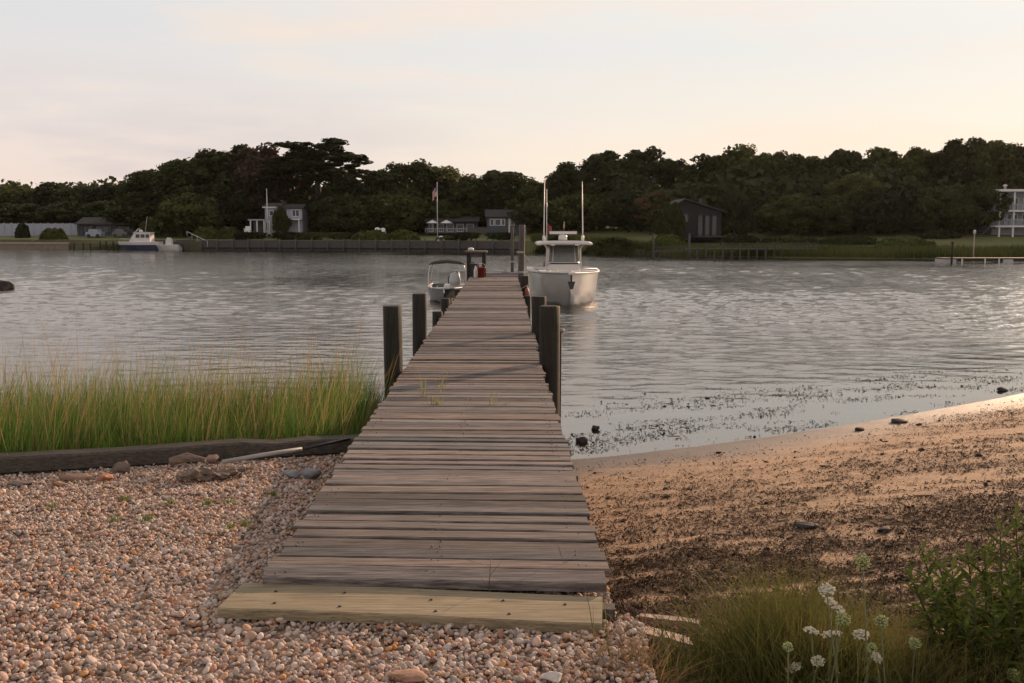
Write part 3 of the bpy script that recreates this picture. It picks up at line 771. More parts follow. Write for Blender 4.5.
    ff2 = [[(a[0][0], a[0][1], a[0][2]), (a[1][0], a[1][1], a[1][2]), (a[1][0], a[1][1] + .006, a[1][2]), (a[0][0], a[0][1] + .006, a[0][2])] for a in ff]
    fl.loft(ff2, True, None, False); fl.build('pennant', M['red'], t)
    # outboards at the stern
    for s in (-.35, .35):
        q = MB(); q.loft([[(xc + s + w * math.cos(a), 39.3 + d_ * math.sin(a), z) for a in lin(0, 2 * PI, 13)[:-1]] for w, d_, z in ((.12, .2, .2), (.22, .33, .55), (.24, .36, .95), (.2, .3, 1.25), (.08, .12, 1.33))], True); q.build('outboard_motor', M['black'], t)
big_boat()

def skiff():
    xc, y0, L, bm = -2.02, 33.2, 4.2, .72
    t = thing('skiff', 'small grey skiff with a bimini hoop moored left of the pier', 'boat', (xc, 35, 0))
    R = hull_rings(L, bm, .47, .05, -.15, xc, y0, bowrake=.3, flare=.8, n=12)
    mb = MB(); mb.loft(R, False, None, True, closed=False); mb.F.append(tuple(len(mb.V) - 11 + j for j in range(11))); mb.S.append(False)
    hull = mb.build('hull', M['greyhull'], t)
    q = MB()
    for k in (0, 10): q.tube([np.array(r_[k]) + (0, 0, 0) for r_ in R], .026, 8)
    q.build('gunwale', M['cushion'], hull)
    d = MB(); d.loft([[tuple(np.array(r_[1]) * .97 + np.array(r_[9]) * .03 + (0, 0, -.05)), tuple(np.array(r_[9]) * .97 + np.array(r_[1]) * .03 + (0, 0, -.05))] for r_ in R], False, None, False, closed=False)
    d.build('floor', M['white'], t)
    q = MB(); q.box((xc + .12, y0 + 1.5, .36), (xc + .46, y0 + 1.62, .62)); q.loft([[(xc + .29 + w * math.cos(a), y0 + 1.56 + .09 * math.sin(a), z) for a in lin(0, 2 * PI, 13)[:-1]] for w, z in ((.19, .55), (.2, .75), (.15, .98), (.08, 1.03))], True); q.build('seat', M['cushion'], t)
    q = MB(); q.loft([[(xc + .29 + w * math.cos(a), y0 + 1.57 + .095 * math.sin(a), z) for a in lin(0, 2 * PI, 13)[:-1]] for w, z in ((.165, .90), (.155, .99), (.085, 1.045))], True); q.build('headrest', M['black'], t)
    q = MB(); q.box((xc - .1, y0 + 1.9, .36), (xc + .6, y0 + 2.3, .56)); q.build('bench', M['white'], t)
    q = MB(); q.tube([(xc - .68, y0 + 1.9, .45), (xc - .66, y0 + 1.9, .95), (xc - .60, y0 + 1.92, 1.22), (xc - .45, y0 + 1.95, 1.30), (xc, y0 + 1.95, 1.345), (xc + .45, y0 + 1.95, 1.30), (xc + .60, y0 + 1.92, 1.22), (xc + .66, y0 + 1.9, .95), (xc + .68, y0 + 1.9, .45)], .016, 8)
    q.tube([(xc - .68, y0 + 2.4, .45), (xc - .52, y0 + 2.1, 1.1), (xc - .45, y0 + 1.97, 1.3)], .012, 6); q.build('bimini_frame', M['alu'], t)
    q = MB(); q.tube([(xc - .62, y0 + 1.95, 1.24), (xc - .45, y0 + 1.97, 1.325), (xc, y0 + 1.97, 1.37), (xc + .45, y0 + 1.97, 1.325), (xc + .62, y0 + 1.95, 1.24)], [.04, .06, .07, .06, .04], 8); q.build('furled_canvas', M['canvas'], t)
    for xx in (-.5, -.28, -.05):
        q = MB(); q.tube([(xc + xx, y0 + .9, .40), (xc + xx, y0 + .9, .58)], .01, 6); q.build('rod_holder', M['alu'], t)
    q = MB(); q.loft([[(xc + w * math.cos(a), y0 + 4.25 + d_ * math.sin(a), z) for a in lin(0, 2 * PI, 11)[:-1]] for w, d_, z in ((.06, .1, -.1), (.11, .17, .45), (.12, .18, .7), (.05, .08, .8))], True); q.build('outboard_motor', M['black'], t)
skiff()

# ------------------------------------------------------------------ near left: bulkhead, pipe, rocks, driftwood
def bulk():
    xa, xb = -9.0, DX0 + .02
    A = np.array([xa, yb(xa)]); B = np.array([xb, yb(xb)]); d = (B - A) / np.linalg.norm(B - A); nrm = np.array([-d[1], d[0]])
    L = np.linalg.norm(B - A); r = np.random.default_rng(31)
    t = thing('timber_bulkhead', 'low dark timber bulkhead between the pebbles and marsh grass', 'bulkhead', (A[0], A[1], .2))
    def beam(u0, u1, v0, v1, z0, z1, name):
        q = MB(); rings = []
        for u in lin(u0, u1, 14):
            e = r.normal(0, .006, 3); p = A + d * u; a_ = p + nrm * (v0 + e[0]); b_ = p + nrm * (v1 + e[0]); dz_ = -.024 * max(-3, p[0] + 3.6)
            rings.append([(q_[0], q_[1], z_ + dz_) for q_, z_ in ((a_, z0), (b_, z0), (b_, z1 - .015 + e[1]), (b_ - nrm * .015, z1 + e[1]), (a_ + nrm * .015, z1 + e[1]), (a_, z1 - .015 + e[1]))])
        q.loft(rings, True, None, False); q.build(name, M['timber'], t)
    zt = .895
    beam(0, L * .60, -.01, .17, zt - .12, zt, 'cap_timber'); beam(L * .602, L, .0, .18, zt - .125, zt - .012, 'cap_timber')
    beam(0, L, .02, .10, .15, zt - .13, 'face_board')
bulk()
def pipe():
    A = G(222, 462, .80); B = G(302, 449, .845); C = G(349, 439, .83)
    t = thing('plastic_pipe', 'pale grey pipe lying on pebbles between bulkhead and pier', 'pipe', tuple(A))
    MB().tube([A, A + (B - A) * .5 + (0, 0, .004), B], .016, 10).build('tube', M['pipe'], t)
    MB().tube([B + (C - B) * .003, C], .013, 8).build('hose_end', M['black'], t)
pipe()
def rock(px, py, w, hh, c, label, seed, name='rock', flat=.7, ang=0, group='rocks along the bulkhead', z=None, long=1.0):
    r = np.random.default_rng(seed); V, F = ico(3)
    g0 = G(px, py, .78 if z is None else z)
    if z is None:
        for _ in range(4): g0 = G(px, py, float(gravel_z(g0[0], g0[1])) + .015)
    for _ in range(14):
        nv = r.normal(size=3); nv /= np.linalg.norm(nv); dd = .48 + .35 * r.random()
        s = V @ nv; V = V - np.clip(s - dd, 0, None)[:, None] * nv
    V = V * (1 + .07 * np.sin(V @ r.normal(size=(3, 1)) * 5) + .04 * np.sin(V @ r.normal(size=(3, 1)) * 11))
    k_ = .78 if z is None else 1; w, hh = w * k_, hh * k_
    V = V * np.array([w * long, w * .8, hh])
    ca, sa = math.cos(ang), math.sin(ang); V = V @ np.array([[ca, sa, 0], [-sa, ca, 0], [0, 0, 1]])
    V = V + g0 + np.array([0, w * .4, hh * .45])
    cc = np.array(c) * np.ones((len(V), 1))
    o = fast(name, V, F, M['stone'], None, False, cc, base=g0)
    return tag(o, label, 'rock', group)
rock(43, 469, .085, .075, (.36, .27, .22), 'tan pointed rock leaning on the bulkhead at far left', 1)
rock(121, 474, .105, .085, (.17, .12, .09), 'dark brown lump of rock beside the bulkhead, left of the driftwood', 2)
rock(76, 480, .13, .035, (.26, .16, .11), 'flat brown slab left of the dark brown rock', 3, long=1.3)
rock(102, 481, .085, .05, (.42, .19, .10), 'orange stone next to the flat brown slab', 4)
rock(211, 464, .09, .06, (.33, .22, .16), 'reddish tan rock right of the white stone near the bulkhead', 5)
rock(180, 466, .075, .05, (.42, .38, .36), 'pale grey stone behind the driftwood log', 6)
rock(140, 478, .07, .035, (.30, .22, .18), 'small brown stone at left end of driftwood', 7)
rock(310, 480, .10, .085, (.22, .22, .23), 'round bluish grey boulder close to the pier edge', 8)
rock(290, 478, .085, .045, (.27, .26, .26), 'flat grey stone left of the round boulder', 9)
rock(408, 682, .085, .02, (.36, .20, .13), 'flat brick-coloured stone below the pine board', 10, long=1.2, group='loose stones before the pier')
rock(552, 682, .06, .035, (.62, .56, .50), 'white angular stone below the right end of the pine board', 11, group='loose stones before the pier')
rock(20, 486, .10, .03, (.24, .18, .15), 'flat greyish slab at the far left of the pebbles', 12, long=1.3)
rock(58, 486, .07, .03, (.40, .24, .15), 'small rusty flake of stone below the flat brown slab', 13)
def log():
    A = G(176, 483, .80); B = G(243, 476, .80)
    for _ in range(3): A = G(176, 483, float(gravel_z(A[0], A[1])) + .02); B = G(243, 475, float(gravel_z(B[0], B[1])) + .02)
    q = MB(); r = np.random.default_rng(2); rings = []
    d = (B - A); L = np.linalg.norm(d); d /= L; nrm = np.array([-d[1], d[0], 0])
    for i, s in enumerate(lin(0, 1, 14)):
        R = .05 * (.55 + .5 * math.sin(PI * min(1, s * 1.1 + .05)) + .12 * r.normal()); c = A + d * L * s + np.array([0, .03, .03 + .015 * math.sin(s * 7)])
        rings.append([c + R * (1 + .22 * r.normal()) * (math.cos(a) * nrm * 1.3 + np.array([0, 0, math.sin(a) * .8])) for a in lin(0, 2 * PI, 12)[:-1]])
    q.loft(rings, True, None, False)
    tag(q.build('driftwood', M['drift'], None, base=A), 'gnarled brown driftwood log lying on the pebbles by the bulkhead', 'driftwood')
    A = G(170, 462, .85); q = MB()
    q.tube([A, A + (.12, .02, .03), A + (.26, -.02, .02)], [.03, .035, .015], 8)
    tag(q.build('driftwood', M['drift'], None, base=A), 'short brown wood chunk behind the driftwood log', 'driftwood')
log()

# loose planks, root by the pier's right corner
def loose(p0, p1, w, z0, z1, label, m='plank', th=.03):
    A = G(*p0, z0); B = G(*p1, z1); d = B - A; L = np.linalg.norm(d); d /= L; n = np.array([-d[1], d[0], 0]); n /= np.linalg.norm(n)
    q = MB(); r = np.random.default_rng(int(p0[0]))
    q.loft([[A + d * L * s + n * v + np.array([0, 0, z + .02 * s * (1 - s)]) + r.normal(0, .002, 3) for v, z in ((0, -th), (w, -th), (w, 0), (0, 0))] for s in lin(0, 1, 8)], True, None, False)
    tag(q.build('loose_plank', M[m], None, base=A), label, 'plank', 'loose planks right of the pier')
loose((610, 626), (694, 645), .085, .80, .70, 'pale plank slanting from the pier corner into the grass')
loose((640, 617), (700, 624), .05, .64, .63, 'thin tan plank half buried behind the pale plank')
q = MB(); pts = [G(604, 616, .86), G(606, 632, .80), G(612, 645, .80), G(622, 656, .80), G(630, 662, .79)]
q.tube(pts, [.013, .012, .011, .010, .007], 8); tag(q.build('root', M['plank'], None, base=pts[0]), 'bent bare root hanging from the pier corner to the sand', 'root')

# ------------------------------------------------------------------ plants near the camera
def gz(x, y): return float(ground_z(x, y))
def tuft(name, x, y, z, n, hgt, spread, cols, label, group, wid=.004, seed=0, lean=.35, catn='weed'):
    r = np.random.default_rng(400 + seed)
    pos = np.stack([x + r.normal(0, spread, n), y + r.normal(0, spread, n), np.full(n, z - .01)], -1)
    V, F, C = blades(pos, hgt * (.45 + .6 * r.random(n)), np.full(n, wid), r.normal(0, lean, (n, 2)), .8, np.array(cols) * (.6 + .7 * r.random((n, 1))), r, 4)
    return tag(fast(name, V, F, M['marsh'], None, False, C, base=(x, y, z)), label, catn, group)
GW = 'small weeds growing in the pebbles'
for i, (px, py, s, lab) in enumerate([(148, 519, .05, 'tiny green weed among pebbles farthest left below the driftwood'), (231, 527, .045, 'faint green weed by the pier shadow on the pebbles'), (170, 503, .055, 'green weed tuft among pebbles just below the driftwood'),
        (125, 499, .05, 'green weed tuft below the dark brown rock'), (209, 503, .05, 'green weed in pebbles right below the driftwood end'), (229, 502, .04, 'small yellowish weed right of the other tufts'),
        (246, 524, .05, 'green weed on the shadow edge left of the pier'), (273, 494, .05, 'green weed nearest the round boulder'), (114, 520, .045, 'yellow green weed in the open pebbles'), (52, 508, .05, 'little green weed at the left of the pebbles')]):
    g = G(px, py, .8)
    for _ in range(3): g = G(px, py, float(gravel_z(g[0], g[1])) + .02)
    tuft('pebble_weed', g[0], g[1], g[2], 46, s, .016, (.16, .22, .05), lab, GW, seed=i)
DW = 'weeds sprouting through the pier deck'
for i, (px, py, s, n, lab) in enumerate([(424, 397, .34, 12, 'tall thin weed sprouting through pier planks at left'), (436, 404, .12, 26, 'low bushy weed at the foot of the tall thin weed'), (441, 392, .30, 10, 'leaning yellow weed in the middle of pier'), (492, 405, .17, 8, 'thin weed sprouting right of the pier middle'), (507, 405, .09, 7, 'smallest weed sprout nearest the right pier edge')]):
    g = G(px, py, DECKZ)
    tuft('deck_weed', g[0], g[1], DECKZ, n, s, .018 if n < 20 else .035, (.24, .23, .09), lab, DW, seed=20 + i, wid=.006)

def beach_plants():
    r = np.random.default_rng(61)
    # fine dark grass clump
    parts = []
    for (cx, cy, n, sx, sy, hh, c, tc, ln) in [(1.12, 3.8, 2700, .165, .14, .62, (.062, .078, .020), (.14, .13, .038), .34), (.90, 3.62, 220, .06, .10, .34, (.075, .065, .025), (.16, .10, .045), .35),
                                        (1.28, 3.62, 3600, .24, .12, .50, (.085, .105, .025), (.19, .17, .055), .28), (1.66, 3.58, 2400, .22, .12, .44, (.085, .095, .028), (.21, .16, .07), .32), (.55, 3.45, 420, .12, .10, .22, (.16, .11, .055), (.30, .20, .11), .55), (1.10, 4.1, 500, .22, .10, .30, (.05, .055, .02), (.11, .10, .04), .3)]:
        x = cx + r.normal(0, sx, n); y = cy + r.normal(0, sy, n)
        e = np.exp(-((x - cx) / (2.1 * sx)) ** 2)
        z = ground_z(x, y) - .02
        parts.append(blades(np.stack([x, y, z], -1), hh * (.5 + .55 * r.random(n)) * (.55 + .45 * e), .0046 * (.5 + 1.0 * r.random(n)), r.normal(0, ln, (n, 2)), .6, np.array(c) * (.6 + .8 * r.random((n, 1))), r, 4, np.array(tc)))
    V, F, C = cat(parts)
    tag(fast('beach_grass', V, F, M['marsh'], None, False, C), 'fine dark green grass growing at the beach edge right of the pier', 'grass', kind='stuff')
    # dry twigs
    q = MB()
    for i in range(34):
        x = 1.0 + r.normal(0, .35); y = 4.2 + r.normal(0, .2); z = gz(x, y)
        p = np.array([x, y, z]); d = np.array([r.normal(0, .3), r.normal(0, .2), 1]); L = .12 + .2 * r.random()
        q.tube([p, p + d * L * .5, p + d * L + r.normal(0, .02, 3)], [.0025, .002, .001], 4)
        for k in range(3): b0 = p + d * L * (.4 + .2 * k); q.tube([b0, b0 + np.array([r.normal(0, .05), r.normal(0, .03), .05])], [.0015, .0008], 4)
    tag(q.build('dead_twigs', M['drift'], None), 'thin bare brown twigs standing behind the fine beach grass', 'twigs', kind='stuff')
    # wild carrots
    WC = 'wild carrot flowers at the beach edge'
    fl = [(827, 588, .040, 0, 'white wild carrot head highest in the cluster, small and flat'), (836, 604, .066, 0, 'broad flat white wild carrot head, seen edge-on in the cluster'), (812, 629, .040, 0, 'fluffy white wild carrot head at the left of the cluster'),
          (832, 632, .050, 0, 'cream white wild carrot head in the cluster centre'), (843, 620, .036, 1, 'greenish half closed wild carrot head above the cream ones'), (861, 633, .040, 0, 'cream wild carrot head tilted right beside the half closed one'),
          (881, 622, .033, 1, 'round green closed wild carrot head right of the cluster'), (863, 562, .034, 2, 'tall yellow green wild carrot head standing above all the others'), (793, 666, .040, 0, 'white wild carrot head lowest at the left'),
          (818, 660, .032, 0, 'small white wild carrot head just right of the lowest one'), (788, 647, .024, 1, 'tiny green closed wild carrot bud left of the cluster'), (877, 656, .034, 0, 'pale flat wild carrot head low between the green buds'),
          (872, 648, .024, 1, 'small green bud just over the pale flat head'), (915, 644, .030, 1, 'green closed wild carrot head left of the leafy shrub'), (1013, 675, .034, 1, 'pale closed wild carrot head under the leafy shrub')]
    for i, (px, py, R, ty, lab) in enumerate(fl):
        R *= .74
        Y = 3.30 + .20 * r.random(); h = P(px, py, Y)
        rx, ry = h[0] + r.normal(0, .04), Y - .02 + r.normal(0, .03); z0 = gz(rx, ry)
        t = thing('wild_carrot', lab, 'flower', (rx, ry, z0), WC)
        q = MB(); mid = np.array([(rx + h[0]) / 2 + r.normal(0, .012), (ry + h[1]) / 2, (z0 + h[2]) / 2]); base = np.array([rx, ry, z0 - .02]); hd = h - (0, 0, R * .55)
        q.tube([base, mid, hd], [.0034, .003, .0024], 6)
        tilt = np.array([r.normal(0, .35), r.normal(-.15, .3), 1]); tilt /= np.linalg.norm(tilt); a1 = np.cross(tilt, (0, 1, 0)); a1 /= np.linalg.norm(a1); a2 = np.cross(tilt, a1)
        f = MB(); nu = 30 if ty == 0 else 40
        for k in range(nu):
            rr = math.sqrt((k + .5) / nu) * R; an = k * 2.39996
            if ty == 0: c = h + a1 * rr * math.cos(an) + a2 * rr * math.sin(an) + tilt * (-.25 * rr * rr / R + r.normal(0, .002))
            else:
                th = math.acos(1 - 1.75 * (k + .5) / nu); el = 1.25 if ty == 1 else 1.6
                c = h + (a1 * math.cos(an) + a2 * math.sin(an)) * R * .8 * math.sin(th) + tilt * (R * .8 * el * math.cos(th) * .9)
            if k % 2 == 0: q.tube([hd, (hd + c) / 2 + tilt * -.002, c - tilt * .002], [.0012, .001, .0008], 4)
            for m_ in range(7 if ty == 0 else 4):
                cc = c + r.normal(0, R * .065 if ty == 0 else R * .10, 3) * np.array([1, 1, .5]); s = .0028 + .0024 * r.random()
                dx = r.normal(size=3); dx /= np.linalg.norm(dx); dy = np.cross(dx, tilt); dy /= np.linalg.norm(dy) + 1e-6
                f.add([cc + dx * s, cc + dy * s, cc - dx * s, cc - dy * s, cc + tilt * s * .8, cc - tilt * s * .5], [(0, 1, 4), (1, 2, 4), (2, 3, 4), (3, 0, 4), (1, 0, 5), (2, 1, 5), (3, 2, 5), (0, 3, 5)])
        for k in range(5):
            b0 = base + (mid - base) * (.3 + .15 * k) * 1.1; a = r.random() * 6.28; q.tube([b0, b0 + np.array([math.cos(a) * .03, math.sin(a) * .03, .035]), b0 + np.array([math.cos(a) * .07, math.sin(a) * .07, .045])], [.0016, .0013, .0006], 4)
        q.build('stem', M['stem'], t)
        f.build('flower_head', M['petal'] if ty == 0 else M['bud'], t)
    # rusty dock stem
    q = MB(); p = P(822, 650, 3.6); z0 = gz(p[0], 3.6); b = np.array([p[0] - .01, 3.6, z0]); 
    q.tube([b, b + (.004, 0, .15), b + (.012, .0, p[2] - z0 + .08)], [.004, .0035, .002], 6)
    for k in range(90):
        s = .35 + .65 * r.random(); c = b + np.array([.01 * s, 0, (p[2] - z0 + .08) * s]) + r.normal(0, .007, 3); q.lathe(c, [(.0005, 0), (.0035, .003), (.0005, .007)], 5)
    tag(q.build('rusty_dock_stalk', M['redstem'], None, base=b), 'rust red seed stalk standing below the white flower cluster', 'weed')
    # leafy shrub
    stems = [(922, 552, 3.75), (938, 560, 3.85), (952, 570, 3.7), (968, 556, 3.9), (985, 550, 3.8), (1000, 530, 3.75), (1016, 517, 3.85), (1034, 522, 3.8), (1055, 530, 3.9), (930, 590, 3.6), (955, 610, 3.6), (975, 600, 3.55), (1010, 575, 3.6), (1035, 570, 3.65), (995, 620, 3.5), (1075, 545, 3.7),
             (910, 575, 3.7), (945, 585, 3.8), (990, 585, 3.7), (1022, 560, 3.75), (1010, 600, 3.55), (965, 630, 3.5), (1040, 610, 3.55), (935, 625, 3.55)]
    root = np.array([2.02, 3.75, gz(2.02, 3.75)])
    t = thing('leafy_shrub', 'dark green shrub of narrow pointed leaves at the right of the beach edge', 'shrub', tuple(root))
    q = MB(); LV, LF, LC = [], [], []
    for (px, py, Y) in stems:
        tip = P(px, py, Y); b = np.array([root[0] + (tip[0] - root[0]) * .55 + r.normal(0, .03), Y + r.normal(0, .04), root[2] - .01])
        mid = b + (tip - b) * .5 + r.normal(0, .015, 3); pts = [b, mid, tip]
        q.tube([b, b * .5 + mid * .5 + r.normal(0, .006, 3), mid, tip], [.0055, .005, .004, .0025], 6)
        nl = 46
        for k in range(nl):
            s = .10 + .90 * (k / (nl - 1)) ** .85
            c = b * (1 - s) ** 2 + 2 * mid * s * (1 - s) + tip * s * s
            an = k * 2.39996 + r.normal(0, .3); up = .35 + .9 * max(0, s - .6) / .4 + r.normal(0, .2)
            d = np.array([math.cos(an), math.sin(an), up]); d /= np.linalg.norm(d)
            sd = np.cross(d, (0, 0, 1)); sd /= np.linalg.norm(sd) + 1e-6; nn = np.cross(sd, d)
            L = (.112 + .035 * r.random()) * (.65 + .5 * math.sin(PI * min(1, s * .8 + .15))); w = L * .088
            col = np.array([.135, .172, .040]) * (.40 + .7 * r.random()) if r.random() > .10 else np.array([.15, .17, .04]) * (.7 + .5 * r.random())
            if s > .93: col = np.array([.10, .13, .035])
            o0 = sum(len(v) for v in LV)
            vs = []
            for tt, ww in ((0, .25), (.3, .95), (.62, .85), (1, .05)):
                base = c + d * L * tt - np.array([0, 0, 1]) * L * .32 * tt ** 2; 
                vs += [base - sd * w * ww, base + nn * w * -.25 * ww, base + sd * w * ww]
            LV.append(np.array(vs)); LF += [[o0 + i * 3 + j, o0 + i * 3 + j + 1, o0 + i * 3 + j + 4, o0 + i * 3 + j + 3] for i in range(3) for j in range(2)]; LC.append(np.tile(col, (12, 1)))
    q.build('stems', M['bark'], t)
    M['shrubleaf'].node_tree.nodes['Principled BSDF'].inputs['Specular IOR Level'].default_value = 0
    fast('leaves', np.concatenate(LV), np.array(LF), M['shrubleaf'], t, False, np.concatenate(LC))
beach_plants()
# bits of wood in the shallows
for (px, py, L, hh, lab) in [(901, 423, .13, .035, 'dark chunk of wood lying in the shallows at right'), (861, 431, .06, .03, 'small dark lump on wet sand left of the wood chunk'), (581, 442, .07, .05, 'black seaweed covered lump in the shallows beside pier'), (596, 430, .05, .05, 'dark stub in the shallows right of the black lump'), (807, 529, .075, .035, 'dark stone on the sand above the fine grass'), (886, 533, .05, .035, 'black stone on the sand above the leafy shrub'), (1003, 391, .09, .04, 'dark stone at the water edge far right')]:
    g = G(px, py, .0)
    for _ in range(5): g = G(px, py, max(0, gz(g[0], g[1])))
    rock(px, py, L, hh, (.05, .042, .036), lab, int(px), z=g[2], group='dark lumps on the beach and shallows', long=1.2)
pw = G(4, 289, 0)
o = rock(-3, 291, .62, .42, (.035, .03, .028), 'dark weed covered rock standing in water at the left edge', 77, z=-.05, group='lone rocks')

# ------------------------------------------------------------------ trees
def leaf_quads(c, nrm, size, r, asp=.75):
    n = len(c)
    nrm = nrm + r.normal(0, .55, (n, 3)); nrm /= np.linalg.norm(nrm, axis=1)[:, None]
    t = np.cross(nrm, r.normal(size=(n, 3))); t /= np.linalg.norm(t, axis=1)[:, None] + 1e-9; b = np.cross(nrm, t)
    s = (size * (.6 + .8 * r.random(n)))[:, None]
    V = np.stack([c - t * s, c - b * s * asp + nrm * s * .25, c + t * s, c + b * s * asp + nrm * s * .25], 1)
    return V.reshape(-1, 3), np.arange(n * 4).reshape(-1, 4)
def crown_mesh(seed, kind='round', nl=150, per=70, ls=.22, hh=10.0):
    """unit crown (radius 1, height 1) whose clumps are round at 4.5 m radius and 10 m height"""
    r = np.random.default_rng(seed); Cs, Ns, Ks = [], [], []
    S = np.array([4.5, 4.5, hh])
    for i in range(nl):
        a = r.random() * 6.28
        if kind == 'umbrella':
            lay = r.choice([.30, .52, .74, .92], p=[.16, .26, .32, .26]); rr = math.sqrt(r.random()) * (1.0 - .45 * (lay - .3) ** 1.0)
            c = np.array([math.cos(a) * rr, math.sin(a) * rr, lay + r.normal(0, .055) - .16 * rr * rr]); R = np.array([.17, .17, .040]) * (.6 + .8 * r.random())
        else:
            z = r.random() ** .8; bulge = math.sin(PI * min(.96, max(.10, (z * .93 + .06)) ** .78)) ** .6 if kind == 'round' else math.sin(PI * max(.08, (z * .95 + .03)) ** .70) ** .8
            rr = bulge * (.45 + .46 * r.random() ** .45) * (1 + .22 * math.sin(a * 2 + seed) + .14 * math.sin(a * 3 + seed * 2 + z * 5))
            k = .5 + .6 * r.random(); c = np.array([math.cos(a) * rr, math.sin(a) * rr, .02 + .90 * z + .05 * math.sin(a * 2 + seed)]); R = np.array([k, k, k * .72]) / S * 1.15
        m = int(per * (.6 + .8 * r.random())); d = r.normal(size=(m, 3)); d /= np.linalg.norm(d, axis=1)[:, None]
        q = d * (.60 + .50 * r.random((m, 1)))
        Cs.append(c + q * R); Ns.append(d); Ks.append(np.full(m, .72 + .5 * r.random()) * (.75 + .5 * r.random(m)))
    c = np.concatenate(Cs) * S; n = np.concatenate(Ns); k = np.concatenate(Ks)
    V, F = leaf_quads(c, n, ls, r)
    return V / S, F, np.repeat(np.stack([k, k, k * .9], -1), 4, 0)
def trunk_mesh(seed, kind):
    r = np.random.default_rng(seed + 900); q = MB()
    q.tube([(0, 0, -.5), (.02, 0, .0), (.03, .02, .35), (0, 0, .75)], [.075, .055, .04, .012], 8)
    for i in range(9):
        a = i * 2.4 + r.normal(0, .3); z = .12 + .45 * r.random(); L = .5 + .4 * r.random()
        q.tube([(0, 0, z), (math.cos(a) * L * .5, math.sin(a) * L * .5, z + .10), (math.cos(a) * L, math.sin(a) * L, z + (.22 if kind != 'umbrella' else .12))], [.028, .018, .006], 6)
    return q
def tree_proto(seed, kind, leaf, **kw):
    t = thing('tree', 'tree', 'tree', (0, 0, 0)); V, F, C = crown_mesh(seed, kind, **kw)
    fast('crown', V, F, leaf, t, False, C); trunk_mesh(seed, kind).build('trunk', M['bark'], t); return t
protos = [tree_proto(s, 'round', M['leaf']) for s in (1, 2, 3, 4)] + [tree_proto(s, 'tall', M['leaf']) for s in (5, 6)]
lows = [tree_proto(s, 'round', M['leaf'], hh=5.0, nl=110) for s in (21, 22, 23)]
umb = tree_proto(9, 'umbrella', M['leaf'], nl=110, per=85, ls=.24)
cop = tree_proto(12, 'round', M['copper']); pal = tree_proto(13, 'round', M['pale']); tnt = tree_proto(14, 'tall', M['tan'], nl=80, per=45)
used = set()
rt_ = np.random.default_rng(99)
def tree(px, py, wpx, Y, label, pr=None, low=None, group='trees of the wood along the far bank'):
    p = pr or protos[int(rt_.integers(len(protos)))]
    if pr is None and py > 185: p = lows[int(rt_.integers(3))]
    X = P(px, py, Y)[0]; ztop = P(px, py, Y)[2] + .05; R = max(wpx / 996 * Y * .5, .8) * 1.32; zg = float(ground_z(X, Y)); zb = zg + (low if low is not None else .6)
    h = ztop - zb
    loc = (X, Y, zb); sc = (R, R, h)
    if id(p) not in used:
        used.add(id(p)); o = p; o.location = loc; o.scale = sc; o.rotation_euler = (0, 0, rt_.random() * 6.28)
        o['label'] = label; o['group'] = group
    else: o = dup(p, loc, sc, rt_.random() * 6.28, label, group)
    return o
DL = 'dark rounded tree in the unbroken low wood at far left'
TL = [(-20, 188, 70, 168, DL), (18, 187, 62, 166, DL), (52, 184, 56, 165, DL), (84, 187, 52, 160, DL), (112, 185, 50, 156, DL), (-55, 186, 70, 170, DL),
 (146, 170, 54, 144, 'dark tree stepping up from low left wood to the tall grove'), (178, 160, 60, 142, 'tall dark tree at left shoulder of the grove left of the white house'), (214, 150, 78, 144, 'broad tall dark tree forming the grove top left of the copper tree'),
 (345, 176, 44, 134, 'dark tree below the right edge of the flat-topped pine'), (378, 170, 44, 138, 'dark tree in the dip right of the flat-topped pine'), (410, 162, 66, 138, 'dark round tree behind the flagpole, left side'),
 (470, 177, 50, 136, 'dark low tree between the pale tree and the broad dark tree'), (503, 171, 62, 134, 'broad dark tree behind the blue grey house'), (534, 181, 40, 130, 'low dark tree in the sky dip left of the white boat mast'),
 (566, 165, 56, 128, 'dark tree rising behind the white boat, left mast'), (604, 152, 72, 128, 'tall dark tree behind the white boat, right mast'), (644, 149, 58, 126, 'tall dark tree right of the white boat'), (676, 160, 38, 124, 'small dark tree top in the notch left of the brown house'),
 (712, 156, 58, 118, 'dark tree behind the roof of the brown house'), (740, 147, 58, 118, 'highest dark crown above the brown house'), (772, 152, 52, 116, 'dark crown right of the highest crown above the brown house'), (806, 155, 54, 114, 'dark crown left of the small lit crown'),
 (845, 150, 54, 114, 'dark crown rising behind the small lit crown'), (884, 149, 56, 114, 'dark crown right of the small lit crown'), (918, 148, 52, 112, 'dark crown between the lit crown and the two-storey house'), (952, 143, 56, 110, 'dark crown left of the tallest crown near the two-storey house'),
 (988, 139, 62, 110, 'tallest dark crown above the two-storey house'), (1026, 146, 62, 110, 'dark crown at the right edge above the two-storey house'), (1070, 143, 64, 110, 'dark crown beyond the right edge of the house'), (1110, 150, 64, 112, 'dark crown beyond the right edge of the house')]
for a in TL: tree(*a[:4], a[4])
tree(298, 149, 70, 150, 'tall dark tree behind the copper tree and the flat-topped pine')
tree(238, 148, 56, 147, 'tall dark tree between the broad dark tree and the copper tree')
tree(258, 146, 56, 143, 'reddish copper tree left of the flat-topped pine', cop)
tree(318, 143, 84, 138, 'flat-topped spreading pine with sky showing through its layers', umb, low=5.5)
tree(444, 166, 54, 140, 'pale loose green tree right of the flagpole', pal)
tree(660, 190, 40, 112, 'thin tan tree at the left corner of the brown house', tnt)
tree(858, 173, 42, 104, 'small crown lit yellow green in front of the dark wood', dup(pal, (0, 0, 0)))  # the crown's lit look is put into its paler leaf colour
FL = 'dark lower tree filling the wood edge behind the bank'
